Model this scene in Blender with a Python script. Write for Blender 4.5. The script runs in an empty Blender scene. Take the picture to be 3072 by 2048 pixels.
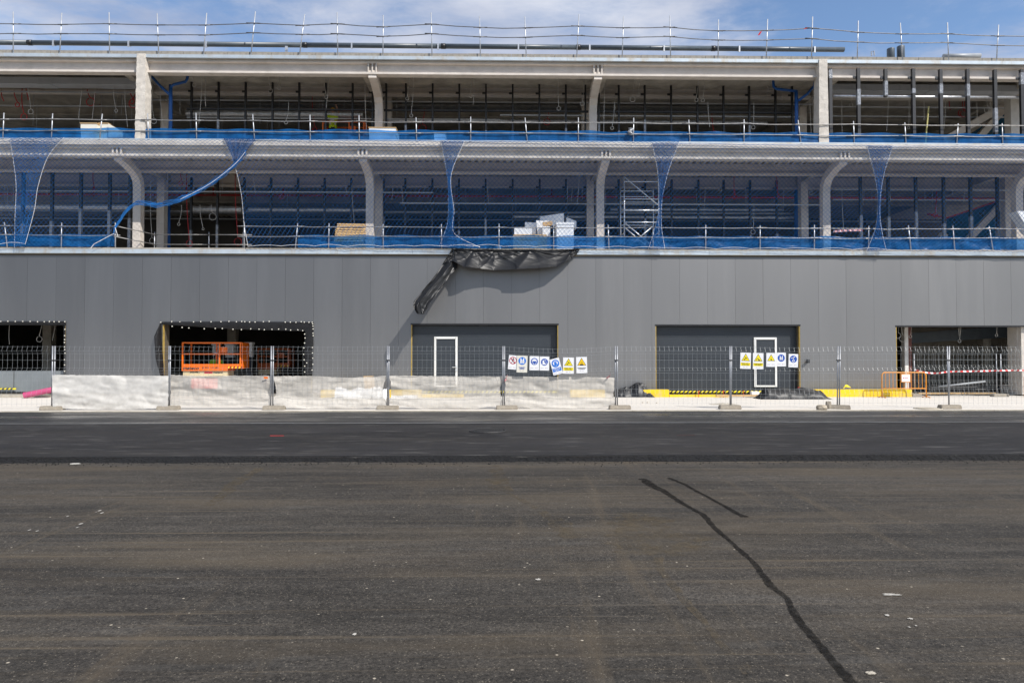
import bpy, bmesh, math, random
from mathutils import Vector, Matrix, noise
random.seed(7)
R = math.radians
scene = bpy.context.scene
C = scene.collection
# ---------------------------------------------------------------- camera
YAW, PITCH, CAMZ, FPX = R(1.07), R(1.34), 1.6, 2048.0
cam = bpy.data.cameras.new('camera'); camo = bpy.data.objects.new('camera', cam); C.objects.link(camo)
cam.lens = 24.0; cam.sensor_width = 36.0; cam.clip_end = 3000
camo.location = (0, 0, CAMZ); camo.rotation_euler = (R(90) + PITCH, 0, -YAW)
scene.camera = camo
# ---------------------------------------------------------------- sun and sky
SA, SB = 1.0, 1.45                       # to the sun: (SA, -1, SB)
tosun = Vector((SA, -1, SB)).normalized()
SUN_EL = math.asin(tosun.z); SUN_AZ = math.atan2(tosun.x, tosun.y)
sl = bpy.data.lights.new('sun', 'SUN'); sl.energy = 4.1; sl.angle = R(0.53); sl.color = (1.0, 0.95, 0.88)
so = bpy.data.objects.new('sun', sl); C.objects.link(so); so.location = (30, -30, 50)
so.rotation_euler = (-tosun).to_track_quat('-Z', 'Y').to_euler()
w = bpy.data.worlds.new('World'); scene.world = w; w.use_nodes = True
nt = w.node_tree; N = nt.nodes; L = nt.links; N.clear()
def nd(t, **k):
    n = N.new(t)
    for a, b in k.items(): setattr(n, a, b)
    return n
sky = nd('ShaderNodeTexSky', sky_type='NISHITA', sun_disc=False, sun_elevation=SUN_EL, sun_rotation=SUN_AZ,
         air_density=1.0, dust_density=0.1, ozone_density=3.0, altitude=200)
tc = nd('ShaderNodeTexCoord')
sep = nd('ShaderNodeSeparateXYZ'); L.new(tc.outputs['Generated'], sep.inputs[0])
zc = nd('ShaderNodeMath', operation='MAXIMUM'); zc.inputs[1].default_value = 0.12; L.new(sep.outputs['Z'], zc.inputs[0])
dx = nd('ShaderNodeMath', operation='DIVIDE'); L.new(sep.outputs['X'], dx.inputs[0]); L.new(zc.outputs[0], dx.inputs[1])
dy = nd('ShaderNodeMath', operation='DIVIDE'); L.new(sep.outputs['Y'], dy.inputs[0]); L.new(zc.outputs[0], dy.inputs[1])
cb = nd('ShaderNodeCombineXYZ'); L.new(dx.outputs[0], cb.inputs[0]); L.new(dy.outputs[0], cb.inputs[1])
mp = nd('ShaderNodeMapping'); mp.inputs['Location'].default_value = (0.0, 2.9, 0.0); mp.inputs['Rotation'].default_value = (0, 0, R(28)); mp.inputs['Scale'].default_value = (0.75, 0.95, 1)
L.new(cb.outputs[0], mp.inputs[0])
n1 = nd('ShaderNodeTexNoise'); n1.inputs['Scale'].default_value = 1.15; n1.inputs['Detail'].default_value = 9; n1.inputs['Roughness'].default_value = 0.62; n1.inputs['Distortion'].default_value = 0.25
L.new(mp.outputs[0], n1.inputs['Vector'])
cr = nd('ShaderNodeValToRGB'); cr.color_ramp.elements[0].position = 0.36; cr.color_ramp.elements[0].color = (0.0, 0.0, 0.0, 1); cr.color_ramp.elements[1].position = 0.60; cr.color_ramp.elements[1].color = (0.93, 0.93, 0.93, 1)
cr.color_ramp.interpolation = 'EASE'
L.new(n1.outputs[0], cr.inputs[0])
n2 = nd('ShaderNodeTexNoise'); n2.inputs['Scale'].default_value = 2.2; n2.inputs['Detail'].default_value = 6
L.new(mp.outputs[0], n2.inputs['Vector'])
cc = nd('ShaderNodeValToRGB'); cc.color_ramp.elements[0].position = 0.3; cc.color_ramp.elements[0].color = (0.40, 0.45, 0.60, 1); cc.color_ramp.elements[1].position = 0.72; cc.color_ramp.elements[1].color = (0.84, 0.86, 0.93, 1)
L.new(n2.outputs[0], cc.inputs[0])
cs = nd('ShaderNodeMixRGB', blend_type='MULTIPLY'); cs.inputs[0].default_value = 1; cs.inputs[2].default_value = (6.0, 6.0, 6.0, 1); L.new(cc.outputs[0], cs.inputs[1])
mx = nd('ShaderNodeMixRGB'); L.new(cr.outputs[0], mx.inputs[0]); L.new(sky.outputs[0], mx.inputs[1]); L.new(cs.outputs[0], mx.inputs[2])
bg = nd('ShaderNodeBackground'); bg.inputs[1].default_value = 0.13; L.new(mx.outputs[0], bg.inputs[0])
wo = nd('ShaderNodeOutputWorld'); L.new(bg.outputs[0], wo.inputs[0])
vs = scene.view_settings; vs.view_transform = 'Standard'; vs.look = 'None'; vs.exposure = 0.42; vs.gamma = 1; vs.use_curve_mapping = False
scene.render.engine = 'CYCLES'
scene.cycles.max_bounces = 8; scene.cycles.transparent_max_bounces = 16
# ---------------------------------------------------------------- helpers
Fv = Vector((math.sin(YAW) * math.cos(PITCH), math.cos(YAW) * math.cos(PITCH), math.sin(PITCH)))
Rv = Vector((math.cos(YAW), -math.sin(YAW), 0)); Uv = Rv.cross(Fv)
def P(u, v, Y):                          # surveyed point of the photograph at real depth Y
    d = Fv + Rv * ((u - 1536) / FPX) + Uv * ((1024 - v) / FPX)
    k = Y / d.y
    return Vector((d.x * k, Y, CAMZ + d.z * k))
def PX(u, Y, v=900): return P(u, v, Y).x
YW = 27.95                               # plane of the cladding
YF = 21.1                                # plane of the site fence
def c0(x, y): return (x / 2.94, y / 2.94)                       # survey sheets
def sheet(ou, ov): return lambda x, y: (ou + x / 2.94, ov + y / 2.94)
T1, T2, T3, T4 = sheet(0, 0), sheet(760, 0), sheet(1520, 0), sheet(2272, 0)
M1, M2, M3, M4 = sheet(0, 380), sheet(760, 380), sheet(1520, 380), sheet(2272, 380)
B1, B2, B3, B4 = sheet(0, 920), sheet(760, 920), sheet(1520, 920), sheet(2272, 920)

class MB:
    def __init__(s): s.v = []; s.f = []; s.m = []; s.cur = 0
    def add(s, vs, fs):
        b = len(s.v); s.v += [tuple(q) for q in vs]
        for f in fs: s.f.append(tuple(b + i for i in f)); s.m.append(s.cur)
        return s
    def mat(s, i): s.cur = i; return s
    def bb(s, x0, x1, y0, y1, z0, z1, ch=0.0):
        if x0 > x1: x0, x1 = x1, x0
        if y0 > y1: y0, y1 = y1, y0
        if z0 > z1: z0, z1 = z1, z0
        vs = [(x0, y0, z0), (x1, y0, z0), (x1, y1, z0), (x0, y1, z0), (x0, y0, z1), (x1, y0, z1), (x1, y1, z1), (x0, y1, z1)]
        return s.add(vs, [(0, 3, 2, 1), (4, 5, 6, 7), (0, 1, 5, 4), (1, 2, 6, 5), (2, 3, 7, 6), (3, 0, 4, 7)])
    def box(s, c, size, rot=None):
        hx, hy, hz = size[0] / 2, size[1] / 2, size[2] / 2
        vs = [Vector(q) for q in ((-hx, -hy, -hz), (hx, -hy, -hz), (hx, hy, -hz), (-hx, hy, -hz), (-hx, -hy, hz), (hx, -hy, hz), (hx, hy, hz), (-hx, hy, hz))]
        if rot is not None: vs = [rot @ q for q in vs]
        return s.add([q + Vector(c) for q in vs], [(0, 3, 2, 1), (4, 5, 6, 7), (0, 1, 5, 4), (1, 2, 6, 5), (2, 3, 7, 6), (3, 0, 4, 7)])
    def tube(s, pts, r, n=6, caps=True, closed=False):
        pts = [Vector(p) for p in pts]; m = len(pts)
        rs = r if isinstance(r, (list, tuple)) else [r] * m
        up = None; b = len(s.v)
        for i, p in enumerate(pts):
            if closed: t = pts[(i + 1) % m] - pts[i - 1]
            else: t = pts[min(i + 1, m - 1)] - pts[max(i - 1, 0)]
            if t.length < 1e-9: t = Vector((0, 0, 1))
            t.normalize()
            if up is None:
                a = Vector((0, 0, 1)) if abs(t.z) < 0.9 else Vector((1, 0, 0))
                up = (a - t * a.dot(t)).normalized()
            else:
                up = up - t * up.dot(t)
                up = up.normalized() if up.length > 1e-6 else t.orthogonal().normalized()
            sd = t.cross(up)
            for k in range(n):
                an = 2 * math.pi * (k + 0.5) / n
                s.v.append(tuple(p + (up * math.cos(an) + sd * math.sin(an)) * rs[i]))
        for i in range(m if closed else m - 1):
            j = (i + 1) % m
            for k in range(n):
                k2 = (k + 1) % n
                s.f.append((b + i * n + k, b + i * n + k2, b + j * n + k2, b + j * n + k)); s.m.append(s.cur)
        if caps and not closed:
            s.f.append(tuple(b + k for k in reversed(range(n)))); s.m.append(s.cur)
            s.f.append(tuple(b + (m - 1) * n + k for k in range(n))); s.m.append(s.cur)
        return s
    def prism(s, pts, off):              # flat polygon pushed along off
        pts = [Vector(p) for p in pts]; off = Vector(off); n = len(pts)
        vs = pts + [p + off for p in pts]
        fs = [tuple(range(n)), tuple(n + i for i in reversed(range(n)))]
        fs += [(i, i + n, (i + 1) % n + n, (i + 1) % n) for i in range(n)]
        return s.add(vs, fs)
    def grid(s, fn, nu, nv):
        b = len(s.v)
        for j in range(nv + 1):
            for i in range(nu + 1): s.v.append(tuple(fn(i / nu, j / nv)))
        for j in range(nv):
            for i in range(nu):
                q = b + j * (nu + 1) + i
                s.f.append((q, q + 1, q + nu + 2, q + nu + 1)); s.m.append(s.cur)
        return s
    def ring(s, c, r0, r1, y, th, n=28, a0=0, a1=2 * math.pi):  # annulus in XZ facing -y
        o = []; i_ = []
        full = abs(a1 - a0 - 2 * math.pi) < 1e-6
        m = n if full else n + 1
        for k in range(m):
            a = a0 + (a1 - a0) * k / n
            o.append((c[0] + r1 * math.cos(a), c[1] + r1 * math.sin(a))); i_.append((c[0] + r0 * math.cos(a), c[1] + r0 * math.sin(a)))
        b = len(s.v)
        for yy in (y, y - th):
            for q in o: s.v.append((q[0], yy, q[1]))
            for q in i_: s.v.append((q[0], yy, q[1]))
        for k in range(n):
            k2 = (k + 1) % m
            for f in ((b + 2 * m + k, b + 2 * m + k2, b + 3 * m + k2, b + 3 * m + k), (b + k, b + k2, b + 2 * m + k2, b + 2 * m + k), (b + m + k, b + 3 * m + k, b + 3 * m + k2, b + m + k2)):
                s.f.append(f); s.m.append(s.cur)
        return s
    def mesh(s, name, mats, smooth=False):
        me = bpy.data.meshes.new(name); me.from_pydata(s.v, [], s.f)
        for m in (mats if isinstance(mats, (list, tuple)) else [mats]): me.materials.append(m)
        if len(me.materials) > 1: me.polygons.foreach_set('material_index', s.m)
        if smooth: me.polygons.foreach_set('use_smooth', [True] * len(me.polygons))
        me.update(); return me
WL = {}
def tag(o, label=None, cat=None, group=None, kind=None):
    if label: o['label'] = label
    if cat: o['category'] = cat
    if group: o['group'] = group
    if kind: o['kind'] = kind
    return o
def link(name, data, parent=None, at=(0, 0, 0), local=False):
    o = bpy.data.objects.new(name, data); C.objects.link(o)
    at = Vector(at)
    if parent is not None:
        o.parent = parent; o.location = at if local else at - WL[parent.name]
    else: o.location = at
    WL[o.name] = Vector((0, 0, 0)) if local else at
    return o
def mk(name, mb, mats, parent=None, at=(0, 0, 0), smooth=False, local=False, **t):
    data = mb.mesh(name, mats, smooth) if isinstance(mb, MB) else mb
    return tag(link(name, data, parent, at, local), **t)
def thing(name, loc, label, cat, group=None, rot=(0, 0, 0)):
    o = link(name, None, None, loc); o.rotation_euler = rot
    return tag(o, label, cat, group)
def fbm(x, y, z=0, sc=1.0): return noise.noise(Vector((x * sc, y * sc, z))) + 0.5 * noise.noise(Vector((x * sc * 2.1, y * sc * 2.1, z + 7)))

# ---------------------------------------------------------------- materials
def base(name):
    m = bpy.data.materials.new(name); m.use_nodes = True
    t = m.node_tree; return m, t, t.nodes['Principled BSDF'], t.nodes['Material Output']
def mat(name, col, rough=0.6, metal=0.0, var=0.12, vs=3.0, bump=0.0, bs=40.0, dirt=None, ds=1.2, damt=0.4, spec=0.5, stretch=(1, 1, 1), coat=0.0):
    m, t, b, o = base(name); n = t.nodes; l = t.links
    b.inputs['Roughness'].default_value = rough; b.inputs['Metallic'].default_value = metal
    b.inputs['Specular IOR Level'].default_value = spec
    if coat: b.inputs['Coat Weight'].default_value = coat
    tc = n.new('ShaderNodeTexCoord'); mp = n.new('ShaderNodeMapping'); mp.inputs['Scale'].default_value = stretch
    l.new(tc.outputs['Object'], mp.inputs[0])
    nz = n.new('ShaderNodeTexNoise'); nz.inputs['Scale'].default_value = vs; nz.inputs['Detail'].default_value = 6
    l.new(mp.outputs[0], nz.inputs['Vector'])
    rp = n.new('ShaderNodeValToRGB'); e = rp.color_ramp.elements
    e[0].position = 0.3; e[1].position = 0.7
    e[0].color = tuple(max(0, c * (1 - var)) for c in col) + (1,); e[1].color = tuple(min(1, c * (1 + var)) for c in col) + (1,)
    l.new(nz.outputs[0], rp.inputs[0]); out = rp.outputs[0]
    if dirt:
        nd_ = n.new('ShaderNodeTexNoise'); nd_.inputs['Scale'].default_value = ds; nd_.inputs['Detail'].default_value = 8; nd_.inputs['Roughness'].default_value = 0.65
        l.new(mp.outputs[0], nd_.inputs['Vector'])
        r2 = n.new('ShaderNodeValToRGB'); r2.color_ramp.elements[0].position = 0.5; r2.color_ramp.elements[0].color = (0, 0, 0, 1); r2.color_ramp.elements[1].position = 0.68; r2.color_ramp.elements[1].color = (damt, damt, damt, 1)
        l.new(nd_.outputs[0], r2.inputs[0])
        mx = n.new('ShaderNodeMixRGB'); l.new(r2.outputs[0], mx.inputs[0]); l.new(out, mx.inputs[1]); mx.inputs[2].default_value = tuple(dirt) + (1,)
        out = mx.outputs[0]
    l.new(out, b.inputs['Base Color'])
    if bump:
        nb = n.new('ShaderNodeTexNoise'); nb.inputs['Scale'].default_value = bs; nb.inputs['Detail'].default_value = 4
        l.new(tc.outputs['Object'], nb.inputs['Vector'])
        bp = n.new('ShaderNodeBump'); bp.inputs['Strength'].default_value = bump; bp.inputs['Distance'].default_value = 0.02
        l.new(nb.outputs[0], bp.inputs['Height']); l.new(bp.outputs[0], b.inputs['Normal'])
    return m
def film(name, col, opac, trans=0.4, rough=0.5, vs=60.0, var=0.15, col2=None, gloss=0.0):
    m, t, b, o = base(name); n = t.nodes; l = t.links
    n.remove(b)
    tc = n.new('ShaderNodeTexCoord'); nz = n.new('ShaderNodeTexNoise'); nz.inputs['Scale'].default_value = vs; nz.inputs['Detail'].default_value = 5
    l.new(tc.outputs['Object'], nz.inputs['Vector'])
    rp = n.new('ShaderNodeValToRGB'); rp.color_ramp.elements[0].position = 0.3; rp.color_ramp.elements[1].position = 0.7
    rp.color_ramp.elements[0].color = tuple(c * (1 - var) for c in col) + (1,); rp.color_ramp.elements[1].color = tuple(min(1, c * (1 + var)) for c in col) + (1,)
    l.new(nz.outputs[0], rp.inputs[0])
    d = n.new('ShaderNodeBsdfDiffuse'); tr = n.new('ShaderNodeBsdfTranslucent'); l.new(rp.outputs[0], d.inputs[0]); l.new(rp.outputs[0], tr.inputs[0])
    m1 = n.new('ShaderNodeMixShader'); m1.inputs[0].default_value = trans; l.new(d.outputs[0], m1.inputs[1]); l.new(tr.outputs[0], m1.inputs[2])
    last = m1
    if gloss:
        g = n.new('ShaderNodeBsdfGlossy'); g.inputs['Roughness'].default_value = rough
        mg = n.new('ShaderNodeMixShader'); mg.inputs[0].default_value = gloss; l.new(m1.outputs[0], mg.inputs[1]); l.new(g.outputs[0], mg.inputs[2]); last = mg
    tp = n.new('ShaderNodeBsdfTransparent'); tp.inputs[0].default_value = (1, 1, 1, 1) if col2 is None else tuple(col2) + (1,)
    nz2 = n.new('ShaderNodeTexNoise'); nz2.inputs['Scale'].default_value = 2.5; nz2.inputs['Detail'].default_value = 5; l.new(tc.outputs['Object'], nz2.inputs['Vector'])
    mr = n.new('ShaderNodeMapRange'); mr.inputs[1].default_value = 0.3; mr.inputs[2].default_value = 0.7; mr.inputs[3].default_value = max(0, opac - 0.1); mr.inputs[4].default_value = min(1, opac + 0.1)
    l.new(nz2.outputs[0], mr.inputs[0])
    m2 = n.new('ShaderNodeMixShader'); l.new(mr.outputs[0], m2.inputs[0]); l.new(tp.outputs[0], m2.inputs[1]); l.new(last.outputs[0], m2.inputs[2])
    l.new(m2.outputs[0], o.inputs[0])
    return m
def asphalt(name, col, tan, tanamt, speck, streak, rough=0.85, wet=0.0):
    m, t, b, o = base(name); n = t.nodes; l = t.links
    b.inputs['Specular IOR Level'].default_value = 0.5 if wet else 0.28
    tc = n.new('ShaderNodeTexCoord')
    def nz(scale, st=(1, 1, 1), det=6, rg=0.6):
        mp = n.new('ShaderNodeMapping'); mp.inputs['Scale'].default_value = st; l.new(tc.outputs['Object'], mp.inputs[0])
        q = n.new('ShaderNodeTexNoise'); q.inputs['Scale'].default_value = scale; q.inputs['Detail'].default_value = det; q.inputs['Roughness'].default_value = rg
        l.new(mp.outputs[0], q.inputs['Vector']); return q.outputs[0]
    def ramp(inp, p0, p1, c0, c1):
        q = n.new('ShaderNodeValToRGB'); e = q.color_ramp.elements; e[0].position = p0; e[1].position = p1
        e[0].color = (c0,) * 3 + (1,) if not isinstance(c0, tuple) else c0 + (1,); e[1].color = (c1,) * 3 + (1,) if not isinstance(c1, tuple) else c1 + (1,)
        l.new(inp, q.inputs[0]); return q.outputs[0]
    def mixc(f, a, c, bt='MIX'):
        q = n.new('ShaderNodeMixRGB'); q.blend_type = bt
        if isinstance(f, float): q.inputs[0].default_value = f
        else: l.new(f, q.inputs[0])
        l.new(a, q.inputs[1])
        if isinstance(c, tuple): q.inputs[2].default_value = c + (1,)
        else: l.new(c, q.inputs[2])
        return q.outputs[0]
    big = ramp(nz(0.5, (0.3, 1.2, 1)), 0.3, 0.7, tuple(c * 0.66 for c in col), tuple(c * 1.38 for c in col))
    band = ramp(nz(1.4, (0.10, 2.6, 1), 8, 0.7), 0.32, 0.68, 0.62, 1.42); big = mixc(0.8, big, band, 'MULTIPLY')
    mid = ramp(nz(7, (0.6, 1.3, 1), 8, 0.75), 0.3, 0.7, 0.55, 1.5); big = mixc(0.7, big, mid, 'MULTIPLY')
    agg = ramp(nz(48, det=5, rg=0.85), 0.34, 0.66, 0.05, 2.4)
    out = mixc(0.85, big, agg, 'MULTIPLY')
    tn = ramp(nz(0.9, (0.22, 1.3, 1), 9, 0.68), 0.47, 0.70, 0.0, tanamt)
    rt = n.new('ShaderNodeMapping'); rt.inputs['Rotation'].default_value = (0, 0, R(-32)); rt.inputs['Scale'].default_value = (3.2, 0.22, 1); l.new(tc.outputs['Object'], rt.inputs[0])
    rn = n.new('ShaderNodeTexNoise'); rn.inputs['Scale'].default_value = 0.8; rn.inputs['Detail'].default_value = 9; rn.inputs['Roughness'].default_value = 0.7; l.new(rt.outputs[0], rn.inputs['Vector'])
    out = mixc(ramp(rn.outputs[0], 0.56, 0.72, 0.0, tanamt * 0.95), out, tan)
    out = mixc(tn, out, tan)
    thin = ramp(nz(1.5, (0.10, 8.0, 1), 6, 0.65), 0.575, 0.68, 0.0, tanamt * 0.8); out = mixc(thin, out, tuple(c * 1.25 for c in tan))
    dk = ramp(nz(1.1, (0.16, 2.2, 1), 7, 0.7), 0.56, 0.70, 0.0, 0.5); out = mixc(dk, out, tuple(c * 0.45 for c in col))
    if streak:
        sk = ramp(nz(2.2, (0.5, 3.2, 1), 5, 0.6), 0.575, 0.66, 0.0, streak)
        out = mixc(sk, out, (0.13, 0.125, 0.115))
    vo = n.new('ShaderNodeTexVoronoi'); vo.inputs['Scale'].default_value = 9; l.new(tc.outputs['Object'], vo.inputs['Vector'])
    s1 = ramp(vo.outputs['Distance'], 0.05, 0.10, speck, 0.0)
    s2 = ramp(nz(5.0), 0.5, 0.6, 0.0, 1.0)
    sp = n.new('ShaderNodeMath'); sp.operation = 'MULTIPLY'; l.new(s1, sp.inputs[0]); l.new(s2, sp.inputs[1])
    out = mixc(sp.outputs[0], out, (0.42, 0.37, 0.29))
    v2 = n.new('ShaderNodeTexVoronoi'); v2.inputs['Scale'].default_value = 55; l.new(tc.outputs['Object'], v2.inputs['Vector'])
    s3 = ramp(v2.outputs['Distance'], 0.16, 0.30, speck, 0.0); s4 = ramp(nz(24, det=2), 0.48, 0.58, 0.0, 1.0)
    sp2 = n.new('ShaderNodeMath'); sp2.operation = 'MULTIPLY'; l.new(s3, sp2.inputs[0]); l.new(s4, sp2.inputs[1])
    out = mixc(sp2.outputs[0], out, (0.15, 0.13, 0.10))
    l.new(out, b.inputs['Base Color'])
    if wet:
        wr = n.new('ShaderNodeMapRange'); l.new(nz(0.6, (0.3, 1.0, 1)), wr.inputs[0]); wr.inputs[1].default_value = 0.42; wr.inputs[2].default_value = 0.6; wr.inputs[3].default_value = rough; wr.inputs[4].default_value = rough - wet
        l.new(wr.outputs[0], b.inputs['Roughness'])
    else: b.inputs['Roughness'].default_value = rough
    bp = n.new('ShaderNodeBump'); bp.inputs['Strength'].default_value = 0.55; bp.inputs['Distance'].default_value = 0.012
    l.new(nz(85, det=3, rg=0.7), bp.inputs['Height']); l.new(bp.outputs[0], b.inputs['Normal'])
    return m
K = {}
K['wall'] = mat('grey_panel_paint', (0.235, 0.233, 0.232), 0.54, 1.0, 0.05, 0.6, 0.02, 3, dirt=(0.30, 0.295, 0.29), ds=0.8, damt=0.35, stretch=(1, 1, 0.10))
_t = K['wall'].node_tree; _oi = _t.nodes.new('ShaderNodeObjectInfo'); _mr = _t.nodes.new('ShaderNodeMapRange'); _mr.inputs[3].default_value = .955; _mr.inputs[4].default_value = 1.035
_t.links.new(_oi.outputs['Random'], _mr.inputs[0]); _mm = _t.nodes.new('ShaderNodeMixRGB'); _mm.blend_type = 'MULTIPLY'; _mm.inputs[0].default_value = 1
_pb = _t.nodes['Principled BSDF']; _src = _pb.inputs['Base Color'].links[0].from_socket; _t.links.new(_src, _mm.inputs[1]); _t.links.new(_mr.outputs[0], _mm.inputs[2]); _t.links.new(_mm.outputs[0], _pb.inputs['Base Color'])
K['dark'] = mat('dark_void', (0.012, 0.012, 0.013), 0.9, var=0.2)
K['door'] = mat('anthracite_door_paint', (0.028, 0.034, 0.042), 0.45, 0, 0.06, 1.0)
K['white'] = mat('white_paint', (0.72, 0.72, 0.70), 0.45, 0, 0.05, dirt=(0.5, 0.47, 0.42), damt=0.3)
K['spray'] = mat('sprayed_fire_coat', (0.58, 0.54, 0.485), 0.95, 0, 0.10, 4, 0.9, 22, dirt=(0.42, 0.38, 0.33), damt=0.5)
K['spray2'] = mat('smooth_beam_coat', (0.62, 0.565, 0.51), 0.9, 0, 0.07, 3, 0.35, 30, dirt=(0.46, 0.41, 0.35), damt=0.4)
K['conc'] = mat('slab_concrete', (0.34, 0.31, 0.27), 0.95, 0, 0.18, 2.5, 0.6, 14, dirt=(0.22, 0.20, 0.17), ds=1.8, damt=0.6)
K['conc_int'] = mat('interior_concrete', (0.42, 0.385, 0.33), 0.95, 0, 0.2, 1.8, 0.7, 10, dirt=(0.27, 0.245, 0.20), ds=1.0, damt=0.6)
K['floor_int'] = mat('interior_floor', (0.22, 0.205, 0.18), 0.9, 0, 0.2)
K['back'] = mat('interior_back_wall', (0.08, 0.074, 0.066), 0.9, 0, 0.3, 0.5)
K['fascia'] = mat('galvanised_fascia', (0.46, 0.52, 0.57), 0.5, 0.25, 0.10, 2.5, dirt=(0.42, 0.36, 0.27), ds=2.2, damt=0.75, stretch=(1, 1, 0.5))
K['block'] = mat('parapet_block', (0.27, 0.25, 0.22), 0.95, 0, 0.2, 5, 0.5, 30)
K['galv'] = mat('galvanised_steel', (0.50, 0.52, 0.55), 0.42, 0.55, 0.12, 8)
K['galvd'] = mat('dull_steel_tube', (0.30, 0.30, 0.30), 0.5, 0.5, 0.25, 5, dirt=(0.4, 0.34, 0.26), damt=0.4)
K['raild'] = mat('dark_rail_tube', (0.16, 0.16, 0.165), 0.45, 0.6, 0.25, 5)
K['fpost'] = mat('fence_post_steel', (0.30, 0.31, 0.33), 0.45, 0.5, 0.15, 6)
K['wire'] = mat('fence_wire', (0.36, 0.375, 0.38), 0.45, 0.4, 0.15, 6)
K['alu'] = mat('aluminium_tube', (0.66, 0.68, 0.70), 0.35, 0.5, 0.08, 6)
K['pvc'] = mat('grey_pvc', (0.075, 0.095, 0.115), 0.38, 0, 0.12, 4, dirt=(0.2, 0.2, 0.2), damt=0.2)
K['mull'] = mat('black_mullion', (0.022, 0.022, 0.024), 0.4, 0.0, 0.2, 6)
K['wrap'] = mat('plastic_wrap', (0.26, 0.27, 0.29), 0.22, 0.2, 0.4, 9, 0.6, 30)
K['foil'] = mat('foil_duct', (0.55, 0.56, 0.58), 0.32, 0.65, 0.2, 8, 0.5, 25)
K['duct'] = mat('sheet_metal_duct', (0.52, 0.54, 0.57), 0.5, 0.25, 0.06, 2)
K['red'] = mat('red_pipe', (0.36, 0.022, 0.02), 0.5, 0, 0.15)
K['redc'] = mat('red_cable', (0.48, 0.02, 0.025), 0.5, 0, 0.15)
K['cable'] = mat('white_cable', (0.58, 0.56, 0.52), 0.6, 0, 0.12)
K['bpipe'] = mat('blue_drain_pvc', (0.012, 0.10, 0.36), 0.4, 0, 0.12)
K['pale'] = mat('pale_green_strip', (0.62, 0.66, 0.42), 0.5, 0, 0.1)
K['net'] = mat('blue_net_cord', (0.005, 0.12, 0.37), 0.6, 0, 0.2, 2)
K['rope'] = mat('white_rope', (0.74, 0.73, 0.72), 0.8, 0, 0.2, 12)
K['sheet'] = film('blue_sheeting', (0.006, 0.15, 0.46), 0.64, 0.35, 0.35, 3.0, 0.3, (0.25, 0.55, 0.95), 0.03)
K['clothw'] = film('white_debris_cloth', (0.72, 0.70, 0.66), 0.92, 0.3, vs=9, var=0.08)
K['cloth'] = film('sheer_debris_cloth', (0.76, 0.72, 0.655), 0.74, 0.35, vs=9, var=0.08)
K['tarp'] = mat('black_polythene', (0.012, 0.0125, 0.014), 0.46, 0, 0.2, 3, 0.12, 5, spec=0.4)
K['tarpd'] = mat('dusty_polythene', (0.012, 0.012, 0.013), 0.55, 0, 0.3, 3, 0.35, 7, spec=0.25)
K['orange'] = mat('orange_lift_paint', (0.78, 0.15, 0.008), 0.42, 0, 0.08, dirt=(0.35, 0.09, 0.02), damt=0.3)
K['cream'] = mat('cream_paint', (0.62, 0.52, 0.32), 0.5, 0, 0.08)
K['black'] = mat('black_print', (0.012, 0.012, 0.013), 0.6, 0, 0.1)
K['rubber'] = mat('dark_rubber', (0.03, 0.03, 0.03), 0.8, 0, 0.2)
K['yellow'] = mat('yellow_kerb_paint', (0.80, 0.53, 0.006), 0.55, 0, 0.08, dirt=(0.55, 0.45, 0.25), ds=2.5, damt=0.45)
K['syel'] = mat('sign_yellow', (0.86, 0.70, 0.012), 0.4, 0, 0.03)
K['samb'] = mat('sign_amber', (0.86, 0.55, 0.006), 0.4, 0, 0.03)
K['swht'] = mat('sign_white', (0.78, 0.78, 0.79), 0.4, 0, 0.03)
K['scrm'] = mat('sign_cream', (0.72, 0.69, 0.60), 0.4, 0, 0.03)
K['sblu'] = mat('sign_blue', (0.010, 0.075, 0.40), 0.4, 0, 0.04)
K['sblu2'] = mat('sign_light_blue', (0.012, 0.16, 0.62), 0.4, 0, 0.04)
K['sred'] = mat('sign_red', (0.45, 0.015, 0.04), 0.4, 0, 0.04)
K['sgry'] = mat('sign_grey_print', (0.32, 0.34, 0.40), 0.5, 0, 0.05)
K['barr'] = mat('barrier_orange', (0.72, 0.27, 0.012), 0.45, 0, 0.1, dirt=(0.4, 0.2, 0.06), damt=0.4)
K['base'] = mat('fence_foot_concrete', (0.30, 0.265, 0.215), 0.95, 0, 0.2, 9, 0.6, 40, dirt=(0.2, 0.17, 0.13), ds=5, damt=0.6)
K['pave'] = mat('pale_concrete_paving', (0.61, 0.575, 0.52), 0.9, 0, 0.07, 0.7, 0.2, 30, dirt=(0.47, 0.42, 0.35), ds=0.7, damt=0.5, stretch=(0.5, 1.4, 1))
K['kerb'] = mat('kerb_stone', (0.42, 0.38, 0.31), 0.95, 0, 0.15, 5, 0.4, 40)
K['road'] = asphalt('worn_asphalt', (0.033, 0.0292, 0.0245), (0.088, 0.069, 0.046), 0.72, 1.0, 0.12)
K['road2'] = asphalt('fresh_asphalt', (0.0145, 0.0138, 0.0142), (0.032, 0.028, 0.023), 0.5, 0.25, 0.5, 0.75)
K['road3'] = asphalt('smooth_wet_asphalt', (0.019, 0.0185, 0.018), (0.06, 0.055, 0.047), 0.5, 0.2, 0.35, 0.60, 0.38)
K['edge'] = mat('broken_asphalt_edge', (0.0075, 0.0075, 0.008), 0.8, 0, 0.6, 30, 1.0, 60, spec=0.3)
K['tar'] = film('tar_streak', (0.0155, 0.0152, 0.015), 0.80, 0.0, vs=30, var=0.5)
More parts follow.
